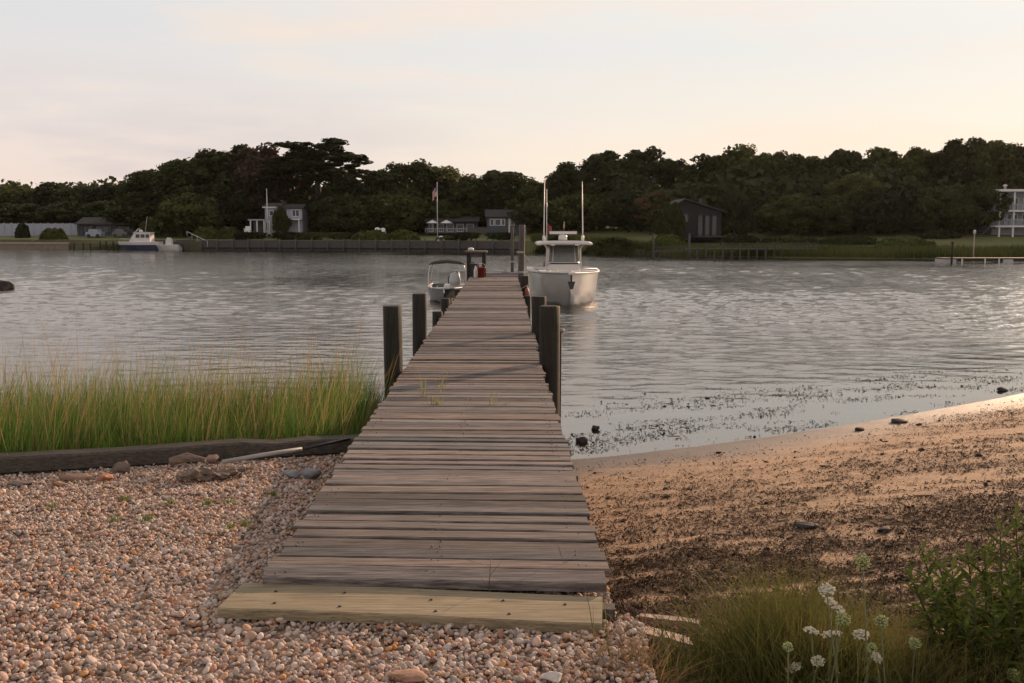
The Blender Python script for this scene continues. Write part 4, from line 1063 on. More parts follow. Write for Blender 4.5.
for (px, py, w, Y, lab) in [(190, 196, 60, 134, 'dark low tree at the left of the white house'), (226, 190, 54, 140, 'dark tree right behind the porch of the white house'), (336, 192, 58, 139, 'dark dense tree right of the white house'), (352, 196, 60, 130, 'dark dense tree left of the two lawn chairs'), (396, 196, 60, 131, 'dark tree behind the two lawn chairs'),
  (280.5, 208, 9, 126.5, 'small dark tree growing before the middle of the white house'), (428, 200, 50, 134, 'dark tree left of the cottage with umbrellas'), (545, 200, 60, 126, 'dark tree right of the blue grey house'), (585, 195, 60, 122, 'dark tree behind the hardtop of the white boat'), (626, 192, 60, 118, 'dark tree right of the white boat console'), 
  (735, 190, 36, 102, 'dark low tree right of the brown house'), (672, 205, 18, 99, 'small dark tree before the left wall of the brown house'), (792, 196, 56, 104, 'dark low tree over the middle of the long pier'), (826, 200, 50, 102, 'dark low tree over the right of the long pier'), (890, 192, 64, 102, 'dark low tree right under the lit crown'), (932, 190, 60, 101, 'dark low tree left of the two-storey house, farther one'), (968, 186, 56, 101, 'dark low tree touching the left of two-storey house'), (1018, 172, 70, 106, 'dark tree right behind the roof of the two-storey house'),
  (20, 205, 60, 152, FL), (-25, 205, 60, 152, FL), (68, 204, 60, 150, FL), (105, 203, 56, 148, FL), (150, 200, 60, 140, FL)]:
    tree(px, py, w, Y, lab)
# undergrowth and wood interior: one dark mass of foliage filling between the trunks
def undergrowth():
    r = np.random.default_rng(71); n = 60000
    x = -130 + 240 * r.random(n); Y0 = ys(x) + np.interp(x, [-70, -45, -35, -8, 0, 12, 16, 40, 60], [40, 34, 19, 18.5, 20, 22, 17, 21, 22])
    y = Y0 + 26 * r.random(n) ** 1.3
    hmax = 6.5 * (.5 + .7 * fbm(x * .15, y * .15, 90, 3)) * sst(-1, 4, y - Y0 + 1.5)
    z = ground_z(x, y) + hmax * r.random(n) ** .8
    V, F = leaf_quads(np.stack([x, y, z], -1), np.tile([0, -.4, .7], (n, 1)), np.full(n, .42), r)
    k = (.6 + .5 * fbm(x * .4, z * .6, 91))[:, None] * np.ones((n, 3))
    tag(fast('wood_undergrowth', V, F, M['leaf'], None, False, np.repeat(k, 4, 0)), 'dark undergrowth and foliage filling the far wood between the trunks', 'undergrowth', kind='stuff')
    # far wood behind
    n = 26000; x = -420 + 800 * r.random(n); y = ys(x) + 60 + 120 * r.random(n); zt = 2.5 + y * np.interp(x / y, [-.5, -.38, -.3, -.1, 0, .05, .12, .5], [.024, .024, .030, .050, .036, .032, .054, .058]) - 1.2; z = ground_z(x, y) * .6 + (zt - ground_z(x, y) * .6) * r.random(n) ** .6
    V, F = leaf_quads(np.stack([x, y, z], -1), np.tile([0, -.4, .7], (n, 1)), np.full(n, .7), r)
    k = np.ones((n, 3)) * .85
    tag(fast('distant_wood', V, F, M['leaf'], None, False, np.repeat(k, 4, 0)), 'distant dark wood behind the trees of the far bank', 'wood', kind='stuff')
undergrowth()
def bush(name, px, py, wpx, Y, depth, label, catn='bush', m='hedge', group=None, n=None, top=None, boxy=False, seed=0):
    """leafy mound whose top is at pixel py"""
    r = np.random.default_rng(500 + seed + int(px)); c = P(px, py, Y); R = wpx / 996 * Y / 2; zg = float(ground_z(c[0], Y)); hh = c[2] - zg
    n = n or int(900 + 500 * R * max(hh, .6))
    d = r.normal(size=(n, 3)); d /= np.linalg.norm(d, axis=1)[:, None]; d[:, 2] = np.abs(d[:, 2])
    if boxy: q = np.sign(d) * np.abs(d) ** .35; q /= 1.0
    else: q = d * (1 + .22 * (fbm(d[:, 0] * 3 + 7, d[:, 2] * 3 + d[:, 1] * 2, 300 + seed)[:, None] - .5) * 2)
    q = q * (.78 + .24 * r.random((n, 1)))
    cc = q * np.array([R, depth / 2, hh]) + np.array([c[0], Y, zg])
    V, F = leaf_quads(cc, d, np.full(n, .13 + .02 * R), r); k = np.repeat((.65 + .6 * r.random(n))[:, None] * np.ones((n, 3)), 4, 0)
    return tag(fast(name, V, F, M[m], None, False, k, base=(c[0], Y, zg)), label, catn, group)
GB = 'hedges and bushes on the far bank'
bush('hedge', 166, 221.5, 50, 133, 2.5, 'long flat clipped hedge left of the white house', 'hedge', group=GB, boxy=True)
bush('bush', 53, 228.5, 27, 126, 2.2, 'round bush on the pale seawall at far left', group=GB)
bush('bush', 22, 224, 14, 134, 1.6, 'dark round bush before the white fence', group=GB, m='leaf')
bush('bush', 206, 227, 26, 127, 2, 'low yellowish bush right of the clipped hedge', group=GB)
bush('bush', 229, 227, 24, 126, 2, 'yellow green bush just left of the white porch', group=GB)
for i, (px, py, w, lab) in enumerate([(270, 233, 70, 'dark low hedge under the white house porch'), (325, 233, 56, 'dark low hedge right of the white house'), (372, 231, 40, 'pale topped bush under the two lawn chairs'), (404, 230, 34, 'rounded bush right of the lawn chairs'), (484, 233, 60, 'dark low hedge before the blue grey house'), (300, 235, 40, 'small dark hedge piece above the seawall middle'), (452, 236, 30, 'low bush under the flagpole')]):
    bush('hedge', px, py, w, float(ys(P(px, 235, 117)[0])) + 2.2, 1.6, lab, 'hedge', group=GB, m='hedge' if 'pale' in lab or 'rounded' in lab else 'leaf', seed=i, boxy=i in (0, 1, 4))
for i, (px, py, w, Y, lab) in enumerate([(612, 240, 60, 99, 'low dark bush on the bank right of the white boat'), (668, 234, 40, 98, 'greyish bush before the brown house, left side'), (742, 235, 40, 97, 'dark bush right of the brown house door'), (905, 238, 60, 92, 'low rusty bush on the lawn edge left of the lamp post'), (560, 238, 50, 106, 'low dark bush on the bank behind the white boat'), (790, 236, 60, 96, 'dark low bush above the middle of the long pier'), (850, 236, 60, 95, 'dark low bush right of the long pier'), (940, 230, 40, 98, 'dark bush at the foot of the wood left of the two-storey house')]):
    bush('bush', px, py, w, Y, 2.2, lab, group=GB, m='leaf' if 'dark' in lab else 'hedge', seed=20 + i)
# bank reeds
def reeds():
    r = np.random.default_rng(83); n = 30000
    x = 3 + 75 * r.random(n); y = ys(x) - .6 + 6.5 * r.random(n)
    h = (.85 + .35 * fbm(x * .5, y * .5, 97)) * (1 - .5 * sst(3, 7, y - ys(x))) * (.6 + .5 * r.random(n))
    k = sst(.35, .65, fbm(x * .2, y * .3, 98))[:, None]
    c = np.array([.055, .075, .022]) * (1 - k) + np.array([.12, .125, .035]) * k
    V, F, C = blades(np.stack([x, y, ground_z(x, y) - .05], -1), h, np.full(n, .05), r.normal(0, .2, (n, 2)), .5, c * (.7 + .5 * r.random((n, 1))), r, 2)
    tag(fast('bank_reeds', V, F, M['marsh'], None, False, C), 'green reeds fringing the far bank at right', 'reeds', kind='stuff')
reeds()

# ------------------------------------------------------------------ far bank structures
def X_(px, Y): return P(px, 235, Y)[0]
def Z_(px, py, Y): return P(px, py, Y)[2]
def seawall():
    xs = lin(X_(192, 117), X_(522, 112), 60); t = thing('seawall', 'long grey plank seawall with posts along the far bank', 'seawall', (xs[30], float(ys(xs[30])), 0))
    q = MB()
    for i in range(len(xs) - 1):
        r_ = np.random.default_rng(i); a, b = np.array([xs[i], ys(xs[i])]), np.array([xs[i + 1], ys(xs[i + 1])]); zt = 1.12 + .04 * r_.random()
        q.prism([(a[0], a[1], -.5), (b[0] - .01, b[1], -.5), (b[0] - .01, b[1], zt), (a[0], a[1], zt)], (0, .15, 0))
    q.build('plank_face', M['farwood'], t)
    q = MB()
    for i in range(len(xs) - 1): q.prism([(xs[i], ys(xs[i]) - .05, .10), (xs[i + 1], ys(xs[i + 1]) - .05, .10), (xs[i + 1], ys(xs[i + 1]) - .05, .32), (xs[i], ys(xs[i]) - .05, .32)], (0, .048, 0))
    q.build('wale', M['pile'], t)
    for i in range(0, 60, 3):
        q = MB(); q.tube([(xs[i], ys(xs[i]) - .16, -.6), (xs[i], ys(xs[i]) - .16, 1.36)], .11, 8); q.build('post', M['farwood'], t)
seawall()
def low_wall():
    xs = lin(X_(-60, 126), X_(71, 124), 14); t = thing('low_seawall', 'low pale seawall along the lawn at far left', 'seawall', (xs[7], float(ys(xs[7])), 0)); q = MB(); c = MB()
    for a, b in zip(xs[:-1], xs[1:]):
        A, B = (a, float(ys(a)) - .35), (b, float(ys(b)) - .35)
        q.prism([(*A, -.4), (*B, -.4), (*B, .66), (*A, .66)], (0, .4, 0)); c.prism([(A[0], A[1] - .08, .663), (B[0], B[1] - .08, .663), (B[0], B[1] - .08, .88), (A[0], A[1] - .08, .88)], (0, .6, 0))
    q.build('wall', M['concrete'], t); c.build('coping', M['plank'], t)
low_wall()
def fence():
    Y = 138; x0, x1 = X_(-40, Y), X_(78, Y); zt = Z_(20, 223.5, Y); t = thing('white_fence', 'long white board fence behind the lawn at far left', 'fence', (x0, Y, 1.5))
    n = 16; w = (x1 - x0) / n
    for i in range(n):
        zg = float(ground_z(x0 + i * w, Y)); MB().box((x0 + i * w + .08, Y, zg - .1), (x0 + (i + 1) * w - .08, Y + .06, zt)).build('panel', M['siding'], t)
        MB().box((x0 + i * w - .075, Y - .05, zg - .2), (x0 + i * w + .075, Y + .1, zt + .08)).build('post', M['siding'], t)
fence()
def gable(q, x0, x1, y0, y1, ze, zr, ov=.25, axis='x'):
    """roof as two thick slopes; ridge along x or y"""
    th = .12
    if axis == 'x':
        ym = (y0 + y1) / 2
        q.prism([(x0 - ov, y0 - ov, ze), (x0 - ov, ym, zr), (x0 - ov, ym, zr + th), (x0 - ov, y0 - ov, ze + th)], (x1 - x0 + 2 * ov, 0, 0))
        q.prism([(x0 - ov, y1 + ov, ze), (x0 - ov, y1 + ov, ze + th), (x0 - ov, ym + .003, zr + th), (x0 - ov, ym + .003, zr)], (x1 - x0 + 2 * ov, 0, 0))
    else:
        xm = (x0 + x1) / 2
        q.prism([(x0 - ov, y0 - ov, ze), (xm, y0 - ov, zr), (xm, y0 - ov, zr + th), (x0 - ov, y0 - ov, ze + th)], (0, y1 - y0 + 2 * ov, 0))
        q.prism([(x1 + ov, y0 - ov, ze), (x1 + ov, y0 - ov, ze + th), (xm + .003, y0 - ov, zr + th), (xm + .003, y0 - ov, zr)], (0, y1 - y0 + 2 * ov, 0))
def window(t, x0, x1, z0, z1, y, frame='white', mull=0):
    q = MB(); b = .07
    q.box((x0 - b, y - .05, z0 - b), (x0, y - .003, z1 + b)); q.box((x1, y - .05, z0 - b), (x1 + b, y - .003, z1 + b)); q.box((x0, y - .05, z1), (x1, y - .003, z1 + b)); q.box((x0, y - .06, z0 - b), (x1, y - .003, z0))
    for k in range(mull): xm = x0 + (x1 - x0) * (k + 1) / (mull + 1); q.box((xm - .03, y - .04, z0), (xm + .03, y - .003, z1))
    w = q.build('window', M[frame], t); MB().box((x0, y - .022, z0), (x1, y - .004, z1)).build('pane', M['pane'], w); return w
def wall_gable(q, x0, x1, y0, y1, zb, ze, zr, axis):
    q.box((x0, y0, zb), (x1, y1, ze))
    if axis == 'x':
        ym = (y0 + y1) / 2
        for xx in (x0, x1 - .05): q.prism([(xx, y0, ze), (xx, y1, ze), (xx, ym, zr)], (.05, 0, 0))
    else:
        xm = (x0 + x1) / 2
        for yy in (y0, y1 - .05): q.prism([(x0, yy, ze), (x1, yy, ze), (xm, yy, zr)], (0, .05, 0))
def garage():
    Y = 136; x0, x1 = X_(78, Y), X_(134, Y); zb = 1.9; ze = Z_(100, 224.5, Y); zr = Z_(100, 218, Y)
    t = thing('boat_shed', 'low dark shed with a pale roof panel behind the docked cruiser', 'shed', (x0, Y, zb))
    q = MB()
    wall_gable(q, x0, x1, Y + .6, Y + 5, zb - .5, ze, zr - .1, 'x'); q.build('wall', M['greysiding'], t)
    q = MB(); gable(q, x0, x1, Y, Y + 5.4, ze, zr, .3, 'x'); q.build('roof', M['roof'], t)
    MB().box((X_(94, Y), Y - .32, ze + .03), (X_(113, Y), Y - .30 + .01, ze + .30)).build('fascia', M['farwood'], t)
    for a, b in ((82, 90), (94, 108), (116, 128)): window(t, X_(a, Y), X_(b, Y), zb + .1, ze - .25, Y + .6, 'brownsiding', 1)
    for a in (79, 92, 111, 133): MB().box((X_(a, Y) - .08, Y - .1, zb - .5), (X_(a, Y) + .08, Y + .06, ze - .02)).build('post', M['farwood'], t)
    # parked cars under it, mostly dark with a pale roof
    for px, lab, mm in ((96, 'pale blue car parked left under the shed', 'siding'), (122, 'dark car with a pale roof parked right by the shed', 'greyhull')):
        c = X_(px, Y - 3); yy = Y - 3.2; zg = float(ground_z(c, yy)); tt = thing('parked_car', lab, 'car', (c, yy, zg), 'cars parked by the shed')
        q = MB(); q.loft([[(c + s * w_, yy + dy, zg + z) for s, dy in ((-1, -.75), (1, -.75), (1, .75), (-1, .75))] for w_, z in ((.95, .2), (1.0, .45), (.98, .72), (.66, .75), (.52, 1.12))], True, None, False); b = q.build('body', M[mm], tt)
        MB().box((c - .5, yy - .7, zg + .8), (c + .5, yy - .66, zg + 1.02)).build('side_window', M['pane'], tt)
        for s in (-.6, .6):
            q = MB(); q.tube([(c + s, yy - .80, zg + .25), (c + s, yy - .66, zg + .25)], .25, 14); q.build('wheel', M['black'], tt)
garage()
def white_house():
    Y = 128; t = thing('white_house', 'white two-storey house with a porch half hidden by dark trees', 'house', (X_(275, Y), Y, 2))
    zb = 1.7; z2 = Z_(270, 220, Y); ze = Z_(270, 207.5, Y); zr = Z_(270, 203.5, Y)
    xa, xb, xc, xd = X_(265.5, Y), X_(280, Y), X_(283, Y), X_(302, Y)
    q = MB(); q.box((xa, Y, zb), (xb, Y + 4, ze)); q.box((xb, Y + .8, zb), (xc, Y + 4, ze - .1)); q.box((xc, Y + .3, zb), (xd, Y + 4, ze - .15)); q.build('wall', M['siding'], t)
    q = MB(); gable(q, xa, xb, Y, Y + 4, ze, zr, .2, 'x'); q.build('roof', M['roof'], t)
    q = MB(); gable(q, xb + .25, xd, Y + .3, Y + 4, ze - .15, zr - .15, .2, 'x'); q.build('roof', M['roof'], t)
    q = MB(); q.box((X_(263.5, Y), Y - .24, ze - .05), (X_(281, Y), Y - .205, ze + .10)); q.build('eave_board', M['white'], t)
    window(t, X_(270.5, Y), X_(273.5, Y), Z_(270, 215.5, Y), Z_(270, 211, Y), Y)
    window(t, X_(292.5, Y), X_(299, Y), Z_(270, 216, Y), Z_(270, 210, Y), Y + .3, mull=1)
    q = MB(); q.box((X_(283, Y), Y - .9, z2), (X_(302, Y), Y + .29, z2 + .14)); q.build('balcony', M['white'], t)
    q = MB(); q.box((X_(248.5, Y), Y - .2, z2 - .06), (X_(268, Y), Y + 2.5, z2 + .10)); q.build('porch_roof', M['siding'], t)
    q = MB(); q.box((X_(249.5, Y), Y + 2.2, zb), (xa - .003, Y + 2.45, z2 - .065)); q.build('porch_wall', M['greysiding'], t)
    for px in (251, 257.5, 264.5, 269.7): MB().box((X_(px, Y) - .07, Y - .15, zb), (X_(px, Y) + .07, Y - .01, z2 - .063)).build('porch_post', M['white'], t)
    for px in (286, 300.5): MB().box((X_(px, Y) - .07, Y - .85, zb), (X_(px, Y) + .07, Y - .71, z2 - .003)).build('porch_post', M['white'], t)
    window(t, X_(266.2, Y), X_(269, Y), zb + .6, z2 - .25, Y)
    q = MB(); q.tube([(X_(269.7, Y), Y - 1, 1.6), (X_(269.7, Y), Y - 1, Z_(269.7, 190, Y))], [.07, .04], 8); q.lathe((X_(269.7, Y), Y - 1, Z_(269.7, 190, Y)), [(.02, 0), (.09, .06), (.02, .14)], 8)
    tag(q.build('bare_flagpole', M['white'], None, base=(X_(269.7, Y), Y - 1, 1.6)), 'tall white bare pole before the white house', 'flagpole')
    q = MB(); x = X_(253.3, Y); q.box((x - .35, Y - 3, 2.0), (x + .35, Y - 2.5, 2.35)); q.box((x - .35, Y - 2.5, 2.35), (x + .35, Y - 2.38, 2.85)); q.box((x - .42, Y - 3, 2.35), (x - .36, Y - 2.5, 2.55)); q.box((x + .36, Y - 3, 2.35), (x + .42, Y - 2.5, 2.55))
    tag(q.build('garden_bench', M['white'], None, base=(x, Y - 3, 1.6)), 'white bench before the porch of the white house', 'bench')
white_house()
def cottage():
    Y = 129; t = thing('cottage', 'low pale cottage with a wide porch behind two umbrellas', 'house', (X_(450, Y), Y, 2)); zb = 1.7
    ze = Z_(450, 222, Y); zr = Z_(450, 217, Y); x0, x1 = X_(426, Y), X_(478, Y)
    q = MB(); wall_gable(q, x0, x1, Y + .8, Y + 5, zb, ze, zr - .1, 'x'); q.build('wall', M['greysiding'], t)
    q = MB(); gable(q, x0, x1, Y, Y + 5, ze, zr, .2, 'x'); q.build('roof', M['roof'], t)
    for a, b in ((429, 433), (437, 443), (447, 453), (457, 463), (467, 473)): window(t, X_(a, Y), X_(b, Y), zb + .5, ze - .3, Y + .8)
    q = MB(); q.box((x0, Y - 1.2, zb + .25), (x1, Y + .79, zb + .35)); q.build('porch_floor', M['farwood'], t)
    q = MB(); n = 26
    for i in range(n + 1): x = x0 + (x1 - x0) * i / n; q.box((x - .025, Y - 1.18, zb + .353), (x + .025, Y - 1.12, zb + .8))
    q.box((x0, Y - 1.2, zb + .803), (x1, Y - 1.1, zb + .88)); q.build('railing', M['siding'], t)
    for px, lab in ((432.5, 'pale patio umbrella at the left of the cottage porch'), (446.5, 'pale patio umbrella nearer the middle of cottage porch')):
        x = X_(px, Y - .4); zt = Z_(px, 220, Y); tt = thing('patio_umbrella', lab, 'umbrella', (x, Y - .4, zb + .35), 'umbrellas on the cottage porch')
        q = MB(); q.tube([(x, Y - .4, zb + .36), (x, Y - .4, zt - .1)], .03, 6); q.build('pole', M['white'], tt)
        q = MB(); q.lathe((x, Y - .4, zt - .42), [(.85, 0), (.8, .05), (.4, .25), (.03, .42), (.01, .46)], 8); q.build('canopy', M['white'], tt)
cottage()
def grey_house():
    Y = 125; t = thing('grey_house', 'blue grey house with white framed windows left of the white boat', 'house', (X_(503, Y), Y, 2)); zb = 1.6
    ze = Z_(500, 217.5, Y); zr = Z_(500, 210, Y); x0, x1 = X_(487, Y), X_(527, Y)
    q = MB(); wall_gable(q, x0, x1, Y, Y + 5, zb, ze, zr - .08, 'x'); q.build('wall', M['greysiding'], t)
    q = MB(); gable(q, x0, x1, Y, Y + 5, ze, zr, .25, 'x'); q.build('roof', M['roof'], t)
    for a, b, m_ in ((490.5, 493.5, 0), (495.3, 500.5, 0), (502, 504.5, 0), (511, 514, 0)): window(t, X_(a, Y), X_(b, Y), Z_(500, 225, Y), Z_(500, 219.5, Y), Y, mull=m_)
    q = MB(); q.box((X_(508.5, Y), Y - .06, zb), (X_(510, Y), Y - .003, ze - .05)); q.build('corner_board', M['white'], t)
    q = MB(); q.box((X_(468, Y), Y - 2, zb + .2), (X_(487, Y), Y - 1.9, zb + 1.1)); tag(q.build('deck_screen', M['farwood'], None, base=(X_(468, Y), Y - 2, zb)), 'grey board screen between the cottage and the blue grey house', 'fence')
grey_house()
def flagpole():
    Y = 120; x = X_(437.5, Y); zg = float(ground_z(x, Y)); zt = Z_(437.5, 183, Y)
    t = thing('flagpole', 'flagpole with a limp striped flag on the far bank', 'flagpole', (x, Y, zg))
    q = MB(); q.tube([(x, Y, zg - .2), (x, Y, zt)], [.055, .03], 8); q.lathe((x, Y, zt), [(.01, 0), (.07, .05), (.01, .12)], 8); q.build('pole', M['white'], t)
    # limp flag: hanging folds, red/white stripes by material on geometry coords
    m, nt, bs = mat('flag_cloth'); tc = N(nt, 'ShaderNodeUVMap', uv_map='uv'); sx = N(nt, 'ShaderNodeSeparateXYZ'); nt.links.new(tc.outputs[0], sx.inputs[0])
    a = N(nt, 'ShaderNodeMath', operation='MULTIPLY'); a.inputs[1].default_value = 6.5; nt.links.new(sx.outputs[1], a.inputs[0])
    f = N(nt, 'ShaderNodeMath', operation='FRACT'); nt.links.new(a.outputs[0], f.inputs[0]); g = N(nt, 'ShaderNodeMath', operation='GREATER_THAN'); g.inputs[1].default_value = .5; nt.links.new(f.outputs[0], g.inputs[0])
    o = mixc(nt, g.outputs[0], (.45, .05, .05), (.65, .6, .58))
    l1 = N(nt, 'ShaderNodeMath', operation='LESS_THAN'); l1.inputs[1].default_value = .42; nt.links.new(sx.outputs[0], l1.inputs[0]); l2 = N(nt, 'ShaderNodeMath', operation='GREATER_THAN'); l2.inputs[1].default_value = .46; nt.links.new(sx.outputs[1], l2.inputs[0])
    l3 = N(nt, 'ShaderNodeMath', operation='MULTIPLY'); nt.links.new(l1.outputs[0], l3.inputs[0]); nt.links.new(l2.outputs[0], l3.inputs[1])
    o = mixc(nt, l3.outputs[0], o, (.06, .07, .18)); nt.links.new(o, bs.inputs['Base Color']); bs.inputs['Roughness'].default_value = .8
    nx, nz = 16, 10; V, F, UV = [], [], []
    zt2 = zt - .25
    for i in range(nx):
        u_ = i / (nx - 1)
        for j in range(nz):
            v = j / (nz - 1); V.append((x + .05 - u_ * .62 + .05 * math.sin(u_ * 9), Y + .14 * math.sin(u_ * 11 + v) * u_, zt2 - 1.05 * (1 - v) - u_ * 1.25 * (.6 + .4 * (1 - v) * .2))); UV.append((u_, v))
    F = [(i * nz + j, (i + 1) * nz + j, (i + 1) * nz + j + 1, i * nz + j + 1) for i in range(nx - 1) for j in range(nz - 1)]
    fo = fast('flag', V, np.array(F), m, t, True); uvl = fo.data.uv_layers.new(name='uv')
    for lp in fo.data.loops: uvl.data[lp.index].uv = UV[lp.vertex_index]
flagpole()
def adirondack(px, py, Y, lab, grp='white lawn chairs on the far bank'):
    x = X_(px, Y); zg = Z_(px, py, Y) - .95; t = thing('lawn_chair', lab, 'chair', (x, Y, zg), grp)
    q = MB(); q.prism([(x - .28, Y - .4, zg + .36), (x + .28, Y - .4, zg + .36), (x + .28, Y + .15, zg + .26), (x - .28, Y + .15, zg + .26)], (0, 0, .04)); q.build('seat', M['white'], t)
    q = MB(); q.prism([(x - .27, Y + .12, zg + .28), (x + .27, Y + .12, zg + .28), (x + .30, Y + .4, zg + .88), (x, Y + .44, zg + .98), (x - .30, Y + .4, zg + .88)], (0, .04, .01)); q.build('backrest', M['white'], t)
    for s in (-1, 1):
        MB().box((x + s * .34 - .06, Y - .45, zg + .53), (x + s * .34 + .06, Y + .2, zg + .57)).build('armrest', M['white'], t)
        MB().box((x + s * .34 - .05, Y - .42, zg - .02), (x + s * .34 + .05, Y - .36, zg + .527)).build('leg', M['white'], t)
        MB().box((x + s * .34 - .05, Y + .10, zg - .02), (x + s * .34 + .05, Y + .16, zg + .527)).build('leg', M['white'], t)
adirondack(377, 227.5, 119.5, 'white lawn chair on the far bank, left one of the close pair')
adirondack(382.5, 228, 119.6, 'white lawn chair on the far bank, right one of the close pair')
adirondack(441, 236, 115.4, 'lone white lawn chair at the foot of the flagpole')
def cruiser():
    Y = 120; x0, x1 = X_(118, Y), X_(160, Y); t = thing('cabin_cruiser', 'white cabin boat with navy hull docked at the far left bank', 'boat', ((x0 + x1) / 2, Y, 0)); L = x1 - x0
    def R(z, k, f):  # outline, bow to -x
        b = 1.05 * k
        return [(x0 + f, Y, z), (x0 + f + .9, Y - b * .6, z), (x0 + f + 2.0, Y - b, z), (x1, Y - b * .95, z), (x1, Y + b * .95, z), (x0 + f + 2.0, Y + b, z), (x0 + f + .9, Y + b * .6, z)]
    q = MB(); q.loft([R(-.2, .75, 1.0), R(.15, .86, .6), R(.62, .97, .12)], True, None, False); q.build('hull', M['navy'], t)
    q = MB(); q.loft([R(.622, .975, .10), R(.95, 1.03, -.10), R(1.0, .98, -.08)], True, None, False); q.build('topside', M['hull'], t)
    c0, c1 = X_(131, Y), X_(152, Y); q = MB()
    q.loft([[(c0 + a, Y - w, z), (c1 - b, Y - w, z), (c1 - b, Y + w, z), (c0 + a, Y + w, z)] for z, w, a, b in ((1.0, .8, 0, 0), (1.45, .74, .25, 0), (2.0, .68, .6, 0), (2.06, .72, .5, -.1), (2.14, .72, .5, -.1))], True, None, False); cab = q.build('cabin', M['hull'], t)
    for a, b in ((138, 141.5), (143, 146.5), (148, 151)): MB().box((X_(a, Y), Y - .80, 1.48), (X_(b, Y), Y - .70, 1.88)).build('window', M['pane'], cab)
    q = MB(); q.tube([(c0 + .5, Y, 2.1), (c0 + .9, Y, 2.5), (c0 + 1.1, Y, 2.5)], .06, 6); q.lathe((c0 + 1.2, Y, 2.14), [(.22, 0), (.25, .1), (.18, .24), (.04, .28)], 12); q.build('radar', M['hull'], t)
    q = MB(); q.tube([(c1 - .9, Y + .3, 2.1), (c1 - .6, Y + .3, 4.0)], [.03, .015], 5); q.build('antenna', M['alu'], t)
    q = MB(); q.tube([(x0 + .3, Y - .5, 1.0), (x0 + .4, Y - .45, 1.35), (x0 + 1.9, Y - .9, 1.3), (x0 + 1.9, Y - .95, 1.0)], .025, 6); q.build('bow_rail', M['alu'], t)
    # smaller open boat
    Y2 = 119.2; a0, a1 = X_(154, Y2), X_(184, Y2); t = thing('open_boat', 'small white open boat with an outboard astern of the navy cruiser', 'boat', ((a0 + a1) / 2, Y2, 0))
    def R2(z, k, f): b = .8 * k; return [(a0 + f, Y2, z), (a0 + f + .8, Y2 - b * .7, z), (a0 + f + 1.6, Y2 - b, z), (a1 - .5, Y2 - b, z), (a1 - .5, Y2 + b, z), (a0 + f + 1.6, Y2 + b, z), (a0 + f + .8, Y2 + b * .7, z)]
    q = MB(); q.loft([R2(-.15, .75, .7), R2(.2, .9, .4), R2(.62, 1, 0), R2(.66, .97, .03)], True, None, False); q.build('hull', M['hull'], t)
    q = MB(); xx = X_(169, Y2); q.loft([[(xx - w, Y2 - .35, z), (xx + w, Y2 - .35, z), (xx + w, Y2 + .35, z), (xx - w, Y2 + .35, z)] for z, w in ((.66, .35), (1.2, .3), (1.5, .12))], True, None, False); q.build('console', M['hull'], t)
    q = MB(); xx = X_(181.5, Y2); q.loft([[(xx + o_ + w * math.cos(k), Y2 + w * .7 * math.sin(k), z) for k in lin(0, 2 * PI, 11)[:-1]] for z, w, o_ in ((-.2, .1, .2), (.4, .14, .1), (.6, .28, 0), (.95, .3, -.1), (1.1, .15, -.15))], True); q.build('outboard_motor', M['black'], t)
cruiser()
def left_pier():
    Y = 121.5; x0, x1 = X_(70, Y), X_(119, Y); t = thing('bank_pier', 'short low pier on dark posts between the pale seawall and navy cruiser', 'pier', (x0, Y, 0))
    MB().box((x0, Y, .62), (x1, Y + 1.3, .72)).build('deck', M['farwood'], t)
    for i, px in enumerate((74, 83, 90, 100, 106, 113, 118)):
        q = MB(); q.tube([(X_(px, Y), Y - .08, -.6), (X_(px, Y), Y - .08, 1.05 if i > 2 else .8)], .10, 8); q.build('post', M['pile'], t)
    Y = 122.5; A = np.array([X_(187, Y), Y, 1.5]); B = np.array([X_(212, Y), Y - 2, .35]); t = thing('gangway', 'grey sloping gangway down to the water right of the small boat', 'gangway', tuple(A))
    q = MB(); q.prism([A, B, B - (0, 0, .1), A - (0, 0, .1)], (0, 1.0, 0)); q.build('ramp', M['farwood'], t)
    q = MB(); q.tube([A + (0, .0, .7), B + (0, 0, .7)], .03, 6)
    for s in lin(0, 1, 5): p = A + (B - A) * s; q.tube([p, p + (0, 0, .7)], .025, 6)
    q.build('handrail', M['alu'], t)
left_pier()
